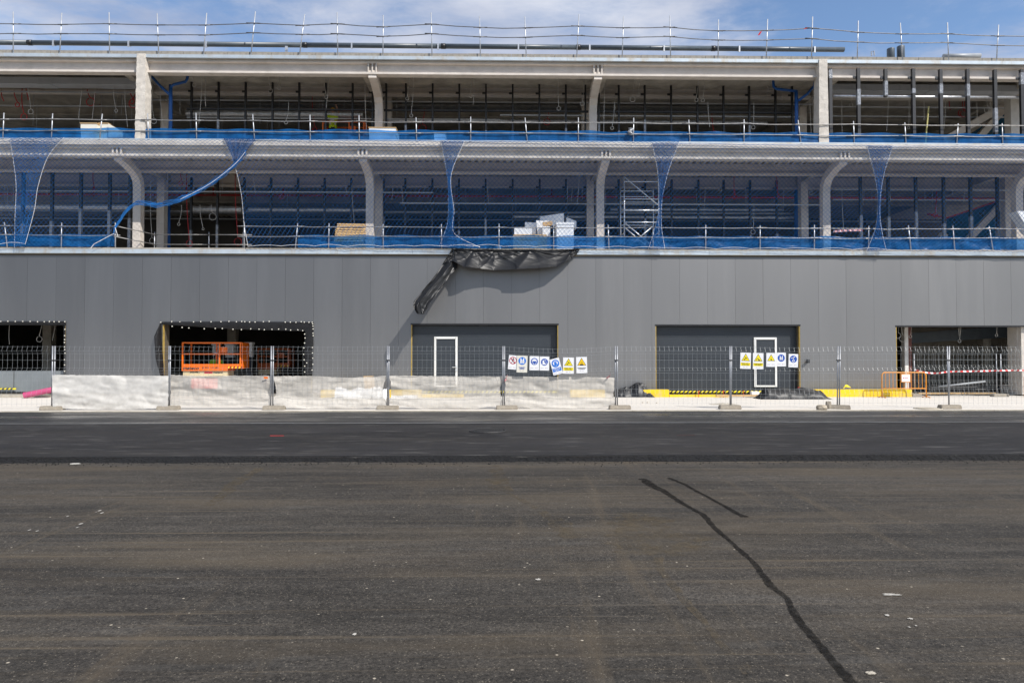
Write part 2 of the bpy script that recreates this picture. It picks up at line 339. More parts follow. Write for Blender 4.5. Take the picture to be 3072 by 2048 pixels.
for n_ in K['tar'].node_tree.nodes:
    if n_.type == 'MAP_RANGE': n_.inputs[1].default_value, n_.inputs[2].default_value, n_.inputs[3].default_value, n_.inputs[4].default_value = .36, .66, .25, .92
    if n_.type == 'TEX_NOISE' and n_.inputs['Scale'].default_value < 5: n_.inputs['Scale'].default_value = 14.0; n_.inputs['Detail'].default_value = 10; n_.inputs['Roughness'].default_value = .8
K['iron'] = mat('cast_iron', (0.035, 0.034, 0.034), 0.6, 0.3, 0.3, 20, 0.4, 60)
K['grate'] = mat('drain_grate', (0.22, 0.225, 0.23), 0.5, 0.35, 0.25, 6, dirt=(0.1, 0.1, 0.1), ds=3, damt=0.6)
K['chalk'] = mat('chalk_paint', (0.40, 0.38, 0.34), 0.9, 0, 0.2, 10)
K['redp'] = mat('red_spray_paint', (0.62, 0.03, 0.03), 0.7, 0, 0.2, 10)
K['pink'] = mat('pink_pipe', (0.42, 0.055, 0.15), 0.45, 0, 0.12, dirt=(0.4, 0.2, 0.2), damt=0.3)
K['wood'] = mat('pallet_wood', (0.50, 0.33, 0.15), 0.8, 0, 0.2, 8)
K['foam'] = mat('foam_jamb', (0.36, 0.25, 0.06), 0.9, 0, 0.2, 6, 0.5, 40)
K['jamb'] = mat('dark_jamb', (0.10, 0.085, 0.06), 0.8, 0, 0.2)
K['card'] = mat('cardboard', (0.50, 0.33, 0.16), 0.85, 0, 0.1)
K['stone'] = mat('loose_stone', (0.36, 0.31, 0.24), 0.95, 0, 0.25, 10, 0.6, 30)
K['box'] = mat('white_board', (0.80, 0.81, 0.82), 0.5, 0, 0.04)
K['hiv'] = mat('hi_vis_yellow', (0.52, 0.72, 0.01), 0.7, 0, 0.1)
K['hivg'] = mat('hi_vis_green', (0.22, 0.55, 0.01), 0.7, 0, 0.1)
K['skin'] = mat('skin', (0.45, 0.26, 0.18), 0.6, 0, 0.08)
K['navy'] = mat('dark_work_clothes', (0.03, 0.035, 0.05), 0.85, 0, 0.2)
K['hgrey'] = mat('grey_helmet', (0.62, 0.63, 0.65), 0.4, 0, 0.05)
K['hyel'] = mat('yellow_helmet', (0.80, 0.42, 0.01), 0.4, 0, 0.05)
K['refl'] = mat('reflective_band', (0.7, 0.7, 0.7), 0.35, 0.2, 0.05)
K['glass'] = film('blue_green_screen', (0.03, 0.15, 0.26), 0.75, 0.5, vs=2)
K['gpipe'] = mat('light_grey_pvc', (0.30, 0.32, 0.34), 0.45, 0, 0.1)
K['rust'] = mat('red_oxide', (0.13, 0.045, 0.035), 0.8, 0, 0.3, 6, 0.4, 30)
K['dock'] = mat('dock_plate', (0.20, 0.22, 0.23), 0.5, 0.2, 0.08, 2)
K['wgrey'] = mat('steel_stain_white', (0.68, 0.66, 0.62), 0.8, 0, 0.2)

# ================================================================ SETTING: ground
def slab(name, x0, x1, y0, y1, z, m, th=0.3, label=None):
    return mk(name, MB().bb(x0, x1, y0, y1, z - th, z), m, label=label, kind='structure')
ZR = -0.07
Y1, Y2, Y3 = 11.08, 16.55, 20.45
slab('ground', -400, 400, -400, 400, -0.46, K['road'], 0.2)
slab('road', -70, 70, -45, Y1 - 0.02, ZR, K['road'])
slab('road_resurfaced', -70, 70, Y1, Y2, 0.0, K['road2'])
slab('service_lane', -70, 70, Y2 + 0.17, Y3, -0.012, K['road3'])
slab('pavement', -70, 70, Y3 + 0.16, YW + 16, 0.0, K['pave'])
ke = tag(link('kerb', None), kind='structure')
for i in range(-34, 35):
    mk('kerb_stone', MB().bb(i * 1.0 + 0.004, i * 1.0 + 0.996, Y3, Y3 + 0.157, -0.25, 0.012 + random.uniform(-.004, .004)), K['kerb'], ke)
# broken edge of the new asphalt layer
def edgefn(s, t):
    x = -36 + 72 * s
    wob = 0.05 * fbm(x, 0, 0, 0.5) + 0.035 * fbm(x, 3, 1, 4)
    if t < 0.12: return (x, Y1 + 0.09, 0.006)
    k = (t - 0.12) / 0.88
    y = Y1 + 0.05 - 0.16 * k + wob * (0.4 + k) + 0.022 * noise.noise(Vector((x * 21, k * 7, 2)))
    z = 0.008 + (ZR - 0.012) * (k ** 1.4) + 0.016 * noise.noise(Vector((x * 19, k * 9, 9)))
    return (x, y, z)
mk('asphalt_step_edge', MB().grid(edgefn, 3200, 8), K['edge'], kind='structure')
cm = MB()
for i in range(1500):
    x = random.uniform(-13, 14); y = Y1 - 0.12 - abs(random.gauss(0, 0.16)) if random.random() < .8 else random.uniform(4, 10.8)
    r = random.uniform(.004, .013) if y > 10 else random.uniform(.002, .006)
    z = ZR + r * .5
    a = [Vector((random.uniform(-r, r) + x, random.uniform(-r, r) + y, z - r * .6)) for _ in range(3)] + [Vector((x, y, z + r))]
    cm.add([(x - r, y - r * .7, z - r * .5), (x + r, y - r * .8, z - r * .5), (x + r * .2, y + r, z - r * .5), (x + r * .1, y, z + r * .8)], [(0, 1, 3), (1, 2, 3), (2, 0, 3)])
mk('asphalt_crumbs', cm, K['edge'], label='loose black asphalt crumbs along the broken edge of the new layer', cat='gravel', kind='stuff')
# channel drain
dr = thing('channel_drain', (0, Y2 + .08, 0), 'long slotted metal channel drain between the two strips of dark asphalt', 'drain')
cd = MB(); cd.bb(-40, 40, Y2 + .004, Y2 + .166, -.2, -.02); mk('channel', cd, K['dark'], dr)
mk('front_frame', MB().bb(-40, 40, Y2 + .006, Y2 + .03, -.05, .012), K['iron'], dr)
mk('rear_frame', MB().bb(-40, 40, Y2 + .14, Y2 + .164, -.05, .008), K['galvd'], dr)
gm = MB(); x = 0.0
while x < 1.0: gm.bb(x, x + .028, Y2 + .032, Y2 + .138, -.015, .016); x += .045
gm.bb(0, .995, Y2 + .06, Y2 + .075, -.02, .013)
gme = gm.mesh('grating', K['grate'])
for i in range(-20, 20): mk('grating', gme, None, dr, at=(i * 1.0 + random.uniform(-.003, .003), 0, random.uniform(-.006, .003)))
# manhole covers
def manhole(c, r, z, m, label):
    t = thing('manhole_cover', (c.x, c.y, z), label, 'manhole')
    b = MB(); b.tube([(c.x, c.y, z - .05), (c.x, c.y, z + .022)], r, 32); mk('cover', b, m, t)
    b = MB(); b.tube([(c.x + (r + .05) * math.cos(a * .19634954), c.y + (r + .05) * math.sin(a * .19634954), z + .002) for a in range(32)], .022, 6, closed=True); mk('frame', b, m, t)
    b = MB()
    for k in range(-4, 5):
        hw = math.sqrt(max(0, (r * .9) ** 2 - (k * r * .19) ** 2))
        b.bb(c.x - hw, c.x + hw, c.y + k * r * .19 - .012, c.y + k * r * .19 + .012, z + .021, z + .03)
    mk('tread_ribs', b, m, t)
def G(u, v, z=0.0):
    d = Fv + Rv * ((u - 1536) / FPX) + Uv * ((1024 - v) / FPX); k = (z - CAMZ) / d.z
    return Vector((d.x * k, d.y * k, z))
g = G(1463, 1293); manhole(g, .34, 0.006, K['iron'], 'round black iron manhole cover in the fresh asphalt')
g = G(2784, 1226); manhole(g, .33, 0.002, K['kerb'], 'pale round manhole cover in the paving near the fence')
# marks on the road
def ribbon(pts, ws, z, m, name, label, cat, seg=0.03, jit=0.45):
    pts = [G(u, v, z) for u, v in pts]; out = []
    for i in range(len(pts) - 1):
        n = max(2, int((pts[i + 1] - pts[i]).length / seg))
        for k in range(n):
            t = k / n; out.append((pts[i].lerp(pts[i + 1], t), ws[i] + (ws[i + 1] - ws[i]) * t))
    out.append((pts[-1], ws[-1])); b = MB(); rows = []
    for i, (p, wd) in enumerate(out):
        t = (out[min(i + 1, len(out) - 1)][0] - out[max(i - 1, 0)][0]).normalized(); sd = Vector((-t.y, t.x, 0))
        a = wd * .5 * (1 + jit * (fbm(p.x, p.y, 1, 2.5) + 1.0 * fbm(p.x, p.y, 2, 16))) ; c = wd * .5 * (1 + jit * (fbm(p.x, p.y, 5, 2.5) + 1.0 * fbm(p.x, p.y, 7, 16)))
        rows.append((p + sd * a, p - sd * c))
    b.add([q for r in rows for q in r], [(2 * i, 2 * i + 1, 2 * i + 3, 2 * i + 2) for i in range(len(rows) - 1)])
    return mk(name, b, m, label=label, cat=cat)
def Q5(x, y): return (x / 1.5313, 1340 + y / 1.5313)
def Q6(x, y): return (1536 + x / 1.5313, 1340 + y / 1.5313)
ribbon([Q6(*q) for q in ((600, 145), (640, 175), (700, 205), (790, 262), (880, 310), (930, 370), (1010, 440), (1120, 540), (1190, 640), (1260, 690), (1300, 770), (1390, 880), (1480, 990), (1560, 1075), (1640, 1160))],
       [.12, .12, .085, .065, .065, .055, .05, .05, .055, .045, .055, .05, .05, .06, .06], ZR + .004, K['tar'], 'tar_streak', 'long dark wavering tar streak running down the worn road', 'stain')
ribbon([Q6(*q) for q in ((720, 142), (790, 170), (900, 230), (1000, 285), (1070, 322))], [.09, .06, .05, .055, .09], ZR + .004, K['tar'], 'tar_streak', 'short dark tar streak beside the long one', 'stain')
dust = film('dried_mud_dust', (0.125, 0.100, 0.066), 0.34, 0.0, vs=14, var=0.3)
for n_ in dust.node_tree.nodes:
    if n_.type == 'MAP_RANGE': n_.inputs[1].default_value, n_.inputs[2].default_value, n_.inputs[3].default_value, n_.inputs[4].default_value = .42, .68, 0.0, .55
    if n_.type == 'TEX_NOISE' and n_.inputs['Scale'].default_value < 5: n_.inputs['Scale'].default_value = 6.0; n_.inputs['Detail'].default_value = 10; n_.inputs['Roughness'].default_value = .75
ribbon([Q6(*q) for q in ((-60, 190), (40, 240), (110, 280), (210, 350), (290, 420))], [.03, .07, .09, .2, .3], ZR + .003, dust, 'mud_streak', 'thin tan mud streak left of the tar streaks', 'stain', .05, .6)
ribbon([Q6(*q) for q in ((530, 300), (620, 380), (660, 450), (680, 500))], [.3, .5, .7, .5], ZR + .003, dust, 'mud_streak', 'broad tan mud patch above the bent mud trail', 'stain', .04, .8)
ribbon([Q6(*q) for q in ((672, 500), (675, 550), (740, 640), (840, 750), (920, 850), (1000, 950), (1100, 1040))], [.1, .07, .07, .06, .05, .06, .1], ZR + .0045, dust, 'mud_streak', 'bent tan mud trail left of the long tar streak', 'stain', .05, .5)
ribbon([Q5(*q) for q in ((2280, 85), (2285, 130), (2300, 185), (2352, 210))], [.16, .22, .3, .05], ZR + .003, dust, 'mud_streak', 'short tan mud smear below the asphalt step', 'stain', .05, .5)
ribbon([Q5(*q) for q in ((1210, 90), (1110, 150), (960, 270))], [.1, .2, .1], ZR + .003, dust, 'mud_streak', 'faint slanting tan smear on the left of the road', 'stain', .05, .5)
def splash(u, v, rx, ry, z, m, name, label, n=1, sp=0):
    b = MB()
    for q in range(n):
        c = G(u, v, z) + Vector((random.uniform(-sp, sp), random.uniform(-sp * 2, sp * 2), q * .0006)); k = 26; f = random.uniform(.35, 1) if n > 1 else 1
        b.add([c] + [c + Vector((rx * f * math.cos(a * 6.2832 / k), ry * f * math.sin(a * 6.2832 / k), 0)) * (1 + .55 * noise.noise(Vector((a * .9, u, q * 5.1)))) for a in range(k)], [(0, 1 + a, 1 + (a + 1) % k) for a in range(k)])
    return mk(name, b, m, label=label, cat='stain')
splash(*Q5(385, 70), .11, .09, ZR + .005, K['chalk'], 'paint_splash', 'white paint splash beside the asphalt step on the left', 5, .12)
splash(*Q6(1745, 678), .07, .012, ZR + .005, K['chalk'], 'paint_splash', 'thin white paint smear on the right of the road', 3, .05)
splash(*Q6(1800, 795), .014, .016, ZR + .005, K['chalk'], 'paint_splash', 'cluster of small white spots on the right of the road', 5, .08)
splash(*Q6(1630, 1058), .028, .014, ZR + .006, K['kerb'], 'paint_splash', 'pale chip beside the near end of the long tar streak', 3, .05)
splash(*Q5(1630, 862), .012, .018, ZR + .005, K['chalk'], 'paint_splash', 'small white spot in the middle of the near road', 2, .01)
splash(*Q5(350, 335), .014, .03, ZR + .005, K['chalk'], 'paint_splash', 'scattered small white spots on the left of the road', 9, .25)
splash(*Q6(120, 607), .018, .02, ZR + .005, K['chalk'], 'paint_splash', 'faint white spot left of the long tar streak')
b = MB()
for k in range(46):
    x0 = -14 + k * .62 + random.uniform(-.06, .06)
    if k in (4, 5, 13, 14): continue
    zz = -.012 + .004
    b.prism([(x0, 18.58, zz), (x0 + random.uniform(.2, .5), 18.58 + random.uniform(-.01, .01), zz), (x0 + .56, 18.61, zz), (x0 + .06, 18.615, zz)][::1], (0, 0, .001))
mk('dashed_line', b, mat('worn_line_paint', (.30, .29, .27), .9, 0, .4, 6), label='worn dashed white line along the service lane', cat='road marking')
a_ = G(810, 1307); b_ = G(851, 1307)
mk('spray_mark', MB().bb(a_.x, b_.x, a_.y - .018, a_.y + .018, .003, .006), K['redp'], label='short red spray mark on the fresh asphalt', cat='road marking')
a_ = G(2030, 1306); b_ = G(2085, 1306)
mk('spray_mark', MB().bb(a_.x, b_.x, a_.y - .012, a_.y + .012, .003, .006), mat('faded_red', (.07, .018, .018), .9), label='faint thin red spray line on the fresh asphalt', cat='road marking')

# ================================================================ BUILDING
B = thing('building', (0, YW, 0), 'three storey steel frame building under construction with grey ground floor cladding', 'building')
XL, XR = -31.0, 31.0
ZWT = 5.745                              # top of the cladding
ZF1, ZF2 = 6.02, 10.42                   # floors
ZB1a, ZB1b = 9.80, 10.19                 # beam under floor 2
ZB2a, ZB2b = 13.28, 13.83                # roof beam
YC = 29.7
# openings of the ground floor: left, right, top
OP = [(PX(-330, YW, 1080), PX(195, YW, 1080), P(100, 970, YW).z), (PX(487, YW, 1080), PX(937, YW, 1080), P(700, 969, YW).z),
      (PX(1233, YW, 1080), PX(1675, YW, 1080), P(1450, 970, YW).z), (PX(1967, YW, 1080), PX(2401, YW, 1080), P(2200, 973, YW).z),
      (PX(2689, YW, 1080), PX(3260, YW, 1080), P(2880, 976, YW).z)]
cw = mk('cladding_wall', MB().bb(XL, XR, YW + .12, YW + .16, OP[0][2] + .08, ZWT - .02), K['dark'], B)
PITCHX = 1.1545
xj0 = PX(1535, YW, 830)
k0 = int((XL - xj0) / PITCHX); k1 = int((XR - xj0) / PITCHX)
for k in range(k0, k1):
    xa, xb = xj0 + k * PITCHX + .0028, xj0 + (k + 1) * PITCHX - .0028
    cuts = sorted({xa, xb} | {e for o in OP for e in o[:2] if xa < e < xb})
    m = MB(); dyp = random.uniform(-.003, .003)
    for a, c in zip(cuts, cuts[1:]):
        mid = (a + c) / 2; z0 = 0.16
        for o in OP:
            if o[0] < mid < o[1]: z0 = o[2]
        m.bb(a, c, YW + dyp, YW + .11, z0, ZWT)
        m.bb(a + (.0 if a > xa else .0), c, YW + dyp + .02, YW + .10, z0 + .001, ZWT - .001) if False else None
    mk('cladding_panel', m, K['wall'], cw)
# wall plinth and inner lining behind piers
xs = [XL] + [e for o in OP for e in o[:2]] + [XR]
for i in range(0, len(xs), 2):
    mk('plinth', MB().bb(xs[i], xs[i + 1], YW + .02, YW + .3, 0, .158), K['base'], B)
    mk('pier', MB().bb(xs[i] + .03, xs[i + 1] - .03, YW + .17, YW + .45, .16, ZWT - .3), K['dark'], B)
for i, o in enumerate(OP):
    mk('lintel_trim', MB().bb(o[0] - .02, o[1] + .02, YW - .012, YW + .34, o[2] - .06, o[2] - .004), K['mull'], B)
    for s, xx in ((1, o[0]), (-1, o[1])):
        mk('jamb', MB().bb(xx + s * .002, xx + s * .03, YW + .004, YW + .12, .16, o[2] - .062), K['foam'], B)
        mk('jamb_lining', MB().bb(xx - s * .1, xx + s * .03, YW + .122, YW + .5, .16, o[2] - .062), K['jamb'], B)
# ground floor interior
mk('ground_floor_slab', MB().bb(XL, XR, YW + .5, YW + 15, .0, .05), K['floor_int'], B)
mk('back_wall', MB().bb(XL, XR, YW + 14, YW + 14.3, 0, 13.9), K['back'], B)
for s, xx in ((1, XL), (-1, XR)):
    mk('side_wall', MB().bb(xx, xx + s * .2, YW + .46, YW + 13.99, 0.06, ZF1 - .3), K['wall'], B)
mk('first_floor_slab', MB().bb(XL, XR, YW + .02, YW + 13.99, ZF1 - .24, ZF1), K['conc_int'], B)
for u in (150, 700, 1450, 2200, 2950):
    for yy in (33.5, 38.0):
        x = PX(u, yy); mk('inner_column', MB().bb(x - .2, x + .2, yy - .2, yy + .2, .05, ZF1 - .24), K['conc_int'], B)
# doors
def sectional(o, zt, wx0, wx1, wz1, wz0, lab, hand):
    d = link('sectional_door', None, B, ((o[0] + o[1]) / 2, YW + .26, 0)); d['label'] = lab
    y = YW + .26; z = .2; h = (zt - .07 - .2) / 6
    for k in range(6):
        m = MB(); m.bb(o[0] + .035, o[1] - .035, y + .012, y + .05, z, z + h - .008)
        for q in range(4):
            zz = z + .03 + q * (h - .04) / 4
            m.bb(o[0] + .035, o[1] - .035, y + .009, y + .0121, zz, zz + (h - .04) / 4 - .012)
        mk('door_section', m, K['door'], d); z += h
    mk('bottom_seal', MB().bb(o[0] + .035, o[1] - .035, y - .004, y + .06, .165, .2), K['rubber'], d)
    fr = MB(); t = .066
    fr.bb(wx0, wx0 + t, y - .04, y - .002, wz0, wz1); fr.bb(wx1 - t, wx1, y - .04, y - .002, wz0, wz1)
    fr.bb(wx0 + t, wx1 - t, y - .04, y - .002, wz1 - t, wz1); fr.bb(wx0 + t, wx1 - t, y - .04, y - .002, wz0, wz0 + t)
    fr.bb(wx0 + t * .6, wx0 + t + .02, y - .055, y - .04, wz0 + t, wz1 - t * .6); fr.bb(wx1 - t - .02, wx1 - t * .6, y - .055, y - .04, wz0 + t, wz1 - t * .6); fr.bb(wx0 + t, wx1 - t, y - .055, y - .04, wz1 - t - .02, wz1 - t * .6)
    mk('wicket_door_frame', fr, K['white'], d, label='white frame of the wicket door')
    mk('wicket_door_leaf', MB().bb(wx0 + t + .02, wx1 - t - .02, y - .02, y - .003, wz0 + t, wz1 - t - .02), K['door'], d)
    if hand:
        hm = MB(); xh = wx1 - t * .7; hm.bb(xh - .03, xh + .03, y - .075, y - .056, 1.02, 1.28); hm.tube([(xh, y - .07, 1.2), (xh, y - .12, 1.2), (xh - .17, y - .12, 1.2)], .013, 6)
        mk('door_handle', hm, K['alu'], d)
yd = YW + .26
sectional(OP[2], OP[2][2], PX(1303, yd), PX(1373, yd), P(1338, 1010, yd).z, P(1338, 1160, yd).z, 'dark door with white framed wicket door and handle', True)
sectional(OP[3], OP[3][2], PX(2260, yd), PX(2328, yd), P(2295, 1012, yd).z, P(2295, 1160, yd).z, 'dark door with a wicket door right of its middle', False)
# dock parts behind the left opening
mk('dock_plate', MB().bb(OP[0][0] + .05, PX(46, YW + .3), YW + .25, YW + .32, .2, 1.05), K['dock'], B)
mk('dock_plate', MB().bb(PX(48, YW + .3), OP[0][1] - .05, YW + .28, YW + .36, .2, 1.05), K['dock'], B)
# slab edges and steelwork
def longrun(name, x0, x1, parts, m, parent=B, smooth=False): 
    b = MB()
    for (ya, yb, za, zb) in parts: b.bb(x0, x1, ya, yb, za, zb)
    return mk(name, b, m, parent)
x = XL; i = 0
while x < XR - .1:
    x2 = min(XR, x + 3.05)
    longrun('slab_edge_trim', x + .003, x2 - .003, [(YW - .10, YW - .02, 5.815, 5.985)], K['fascia']); x = x2
longrun('slab_edge', XL, XR, [(YW - .02, YW + .019, 5.80, 6.0)], K['conc'])
longrun('drip_trim', XL, XR, [(YW - .075, YW + .15, 5.765, 5.813)], K['jamb'])
longrun('screed', XL, XR, [(YW - .07, YW + .25, 5.987, ZF1 + .03)], K['conc'])
# floor 2 edge and beam
longrun('slab_edge', XL, XR, [(YW - .17, YW + .2, 10.225, ZF2)], K['spray'])
def ibeam(name, y, za, zb, x0, x1, m, fw=.15, tf=.07, nx=160, rough=.0):
    b = MB(); prof = [(-fw, 0), (-fw, tf), (-.02, tf + .03), (-.02, zb - za - tf - .02), (-fw, zb - za - tf), (-fw, zb - za), (fw, zb - za), (fw, zb - za - tf), (.02, zb - za - tf), (.02, tf), (fw, tf), (fw, 0)]
    n = len(prof); pts = []
    for i in range(nx + 1):
        xx = x0 + (x1 - x0) * i / nx
        for j, (py, pz) in enumerate(prof):
            q = rough * noise.noise(Vector((xx * 3.1, j * 2.3, za)))
            pts.append((xx, y + py + q, za + pz + q * .7))
    fs = []
    for i in range(nx):
        for j in range(n):
            j2 = (j + 1) % n; fs.append((i * n + j, (i + 1) * n + j, (i + 1) * n + j2, i * n + j2))
    fs += [tuple(range(n)), tuple(nx * n + j for j in reversed(range(n)))]
    b.add(pts, fs); return mk(name, b, m, B)
ibeam('edge_beam', YW + .10, ZB1a, ZB1b + .03, XL, XR, K['spray'], .17, .085, 600, .014)
ibeam('edge_beam', YW + .22, ZB2a, ZB2b, XL, XR, K['spray2'], .17, .085, 500, .006)
longrun('roof_slab', XL, XR, [(YW + .0, YW + 13.99, ZB2b + .012, 13.965)], K['conc_int'])
x = XL
while x < XR - .1:
    x2 = min(XR, x + 2.6); longrun('roof_edge_trim', x + .003, x2 - .003, [(YW - .10, YW - .004, 13.835, 13.968)], K['fascia']); x = x2
x = XL; i = 0
bm_ = MB().bb(.006, .894, 0, .19, 0, .215).mesh('parapet_block', K['block'])
while x < XR - .9:
    mk('parapet_block', bm_, None, B, at=(x, YW + .10 + random.uniform(-.006, .006), 13.968 + random.uniform(0, .004))); x += .9
# stiffener ribs
for u0, sh in ((352, M1), (1088, M2), (1818, M3), (2534, M4)):
    for d in (-12, 0, 12):
        x = PX(u0 + d, YW, 450); mk('stiffener', MB().bb(x - .035, x + .035, YW - .05, YW + .09, ZB1a + .08, ZB1b - .05), K['spray'], B)
for u0 in (1116, 1795):
    for d in (-12, 0, 11.5):
        x = PX(u0 + d, YW, 190); mk('stiffener', MB().bb(x - .025, x + .025, YW + .07, YW + .21, ZB2a + .08, ZB2b - .07), K['spray2'], B)
# straight columns standing at the facade, top floor
for u in (427, 2466):
    x = PX(u, YW, 280); b = MB(); n = 26
    def cf(s, t, x=x):
        ring = [(-.17, -.14), (.17, -.14), (.17, .34), (-.17, .34), (-.17, -.14)]
        k = s * 4; i = min(3, int(k)); f = k - i
        px = ring[i][0] * (1 - f) + ring[i + 1][0] * f; py = ring[i][1] * (1 - f) + ring[i + 1][1] * f
        z = ZF2 + (13.97 - ZF2) * t; w_ = 1 + .22 * (1 - t); q = .014 * noise.noise(Vector((px * 9 + x, py * 9, z * 6)))
        return (x + px * w_ + q, YW + py + q, z)
    b.grid(cf, 16, 60); mk('facade_column', b, K['spray'], B)
# swan-neck columns
def neck(u, zb, zf, m, v):
    x = PX(u, YC, v); prof = [(YW + .1, zb + .02), (YW + .6, zb - .03), (YC - .75, zb - .15), (YC - .3, zb - .32), (YC - .06, zb - .6), (YC, zb - .95), (YC, zf)]
    b = MB(); hw = .165; th = .16; vs = []
    for i, (y, z) in enumerate(prof):
        a = Vector((0,) + prof[max(0, i - 1)]); c = Vector((0,) + prof[min(len(prof) - 1, i + 1)]); t = (c - a).normalized(); nn = Vector((0, t.z, -t.y))
        p = Vector((x, y, z))
        vs += [p + Vector((-hw, 0, 0)) + nn * th, p + Vector((hw, 0, 0)) + nn * th, p + Vector((hw, 0, 0)) - nn * th, p + Vector((-hw, 0, 0)) - nn * th]
    n = len(prof); fs = [(4 * i + j, 4 * i + (j + 1) % 4, 4 * i + 4 + (j + 1) % 4, 4 * i + 4 + j) for i in range(n - 1) for j in range(4)]
    b.add(vs, fs + [(3, 2, 1, 0), (4 * n - 4, 4 * n - 3, 4 * n - 2, 4 * n - 1)])
    o = mk('curved_column', b, m, B); return x
colx = [neck(u, ZB1a, ZF1, K['spray2'], 620) for u in (416, 1111, 1800, 2475, 3051)]
for u in (1138, 1778): neck(u, ZB2a, ZF2, K['spray2'], 320)
# inner columns and cross beams
for u in (486, 1138, 1770, 2410, 3020):
    x = PX(u, 31.9, 620); mk('inner_column', MB().bb(x - .17, x + .17, 31.75, 32.1, ZF1, 10.2), K['spray2'], B)
for u in (498, 1165, 1755, 2405):
    x = PX(u, 31.9, 330); mk('inner_column', MB().bb(x - .17, x + .17, 31.75, 32.1, ZF2, 13.82), K['spray2'], B)
x = PX(3037, 30.2, 330); mk('inner_column', MB().bb(x - .22, x + .22, 30.0, 30.4, ZF2, 13.82), K['spray'], B)
for x in colx[:]:
    mk('cross_beam', MB().bb(x - .14, x + .14, YC + .4, YW + 13.9, 9.86, 10.16), K['conc_int'], B)
    mk('cross_beam', MB().bb(x - .14, x + .14, YW + .3, YW + 13.9, 13.42, 13.8), K['conc_int'], B)
longrun('inner_beam', XL, XR, [(29.86, 30.14, 9.70, 9.77), (29.98, 30.03, 9.771, 10.2)], K['spray2'])
longrun('inner_beam', XL, XR, [(32.2, 32.48, 9.66, 9.73), (32.32, 32.36, 9.731, 10.2)], K['spray2'])
longrun('inner_beam', XL, XR, [(35.6, 35.9, 9.66, 9.76), (35.7, 35.76, 9.761, 10.2)], K['conc_int'])
longrun('inner_beam', XL, XR, [(30.6, 30.9, 13.44, 13.53), (30.72, 30.77, 13.531, 13.83)], K['spray2'])
longrun('inner_beam', XL, XR, [(33.4, 33.7, 13.40, 13.49), (33.52, 33.57, 13.491, 13.83)], K['conc_int'])
longrun('inner_beam', XL, XR, [(36.8, 37.1, 13.40, 13.49), (36.92, 36.97, 13.491, 13.83)], K['conc_int'])
# corrugated deck under floor 2
dk = MB(); pr = []; xx = XL
while xx < XR:
    pr += [(xx, 10.20), (xx + .15, 10.20), (xx + .185, 10.27), (xx + .275, 10.27)]; xx += .31
vs_ = [(a, YW + .2, z) for a, z in pr] + [(a, YW + 13.99, z) for a, z in pr]; n = len(pr)
dk.add(vs_, [(i, i + 1, n + i + 1, n + i) for i in range(n - 1)])
mk('deck_soffit', dk, K['conc_int'], B)
mk('second_floor_slab', MB().bb(XL, XR, YW + .205, YW + 13.99, 10.272, ZF2 - .004), K['conc_int'], B)
# rough sprayed roof soffit
mk('roof_soffit', MB().grid(lambda s, t: (XL + (XR - XL) * s, YW + .3 + 13.6 * t, 13.80 + .05 * fbm(XL + 62 * s, 14 * t, 3, 1.1) + .03 * noise.noise(Vector((62 * s * 3, 14 * t * 5, 1)))), 420, 70), K['conc_int'], B)
# mullions
mul = {}
def mullion(x, y, z0, z1, wrapz=None, wd=.075):
    b = MB().bb(x - wd / 2, x + wd / 2, y - .06, y + .06, z0, z1); o = mk('mullion', b, K['mull'], B)
    if wrapz:
        mk('plastic_wrap', MB().bb(x - wd / 2 - .006, x + wd / 2 + .006, y - .066, y + .066, wrapz[0], wrapz[1]), K['wrap'], o)
    mk('bracket', MB().bb(x - wd / 2 - .13, x - wd / 2 - .002, y + .0, y + .05, z1 - .42, z1 - .34), K['mull'], o)
for u in (575, 656, 737, 818, 898, 978, 1058, 1118, 1159, 1218, 1298, 1378, 1458, 1538, 1618, 1697.5, 1756, 1796.5, 1856, 1934, 2013, 2092, 2170, 2247, 2326, 2376):
    mullion(PX(u, 30.25, 300), 30.25, ZF2, 13.78, (ZF2, random.uniform(11.2, 12.3)) if random.random() < .7 else None)
for k, u in enumerate((2491, 2575, 2657, 2740, 2822, 2903, 2985, 3065)):
    x = PX(u, YW - .02, 300)
    z0 = ZF2 if k != 2 else 12.45
    zs = [(13.2, 13.55), (12.1, 12.75), (12.5, 13.1), (12.6, 12.8), (12.6, 13.0), (12.5, 13.0), (11.0, 12.0), (13.0, 13.5)][k]
    mullion(x, YW - .02, z0, 13.62 + .02 * (k % 2), zs, .125)
for u in (68, 155, 241.5, 328, 389): mullion(PX(u, 30.05 + .3, 560), 30.4, ZF1, 10.18, (ZF1, random.uniform(7.2, 8.2)), .11)
for u in (2581, 2664, 2746.5, 2830, 2911, 2991, 3071): mullion(PX(u, 30.4, 560), 30.4, ZF1, 10.18, (ZF1, random.uniform(7.2, 8.4)), .11)
for u in (574, 653, 733, 813, 894, 974, 1054, 1151, 1216, 1297, 1377, 1457, 1538, 1619, 1698, 1761, 1856, 1935, 2015, 2095, 2171, 2250, 2330): mullion(PX(u, 32.0, 600), 32.0, ZF1, 10.0, (ZF1, random.uniform(7.0, 8.3)) if random.random() < .6 else None, .085)
xa, xb = PX(560, 30.2, 323), PX(2380, 30.2, 323)
mk('transom', MB().bb(xa, xb, 30.2, 30.3, P(1536, 335, 30.2).z, P(1536, 335, 30.2).z + .07), K['mull'], B)
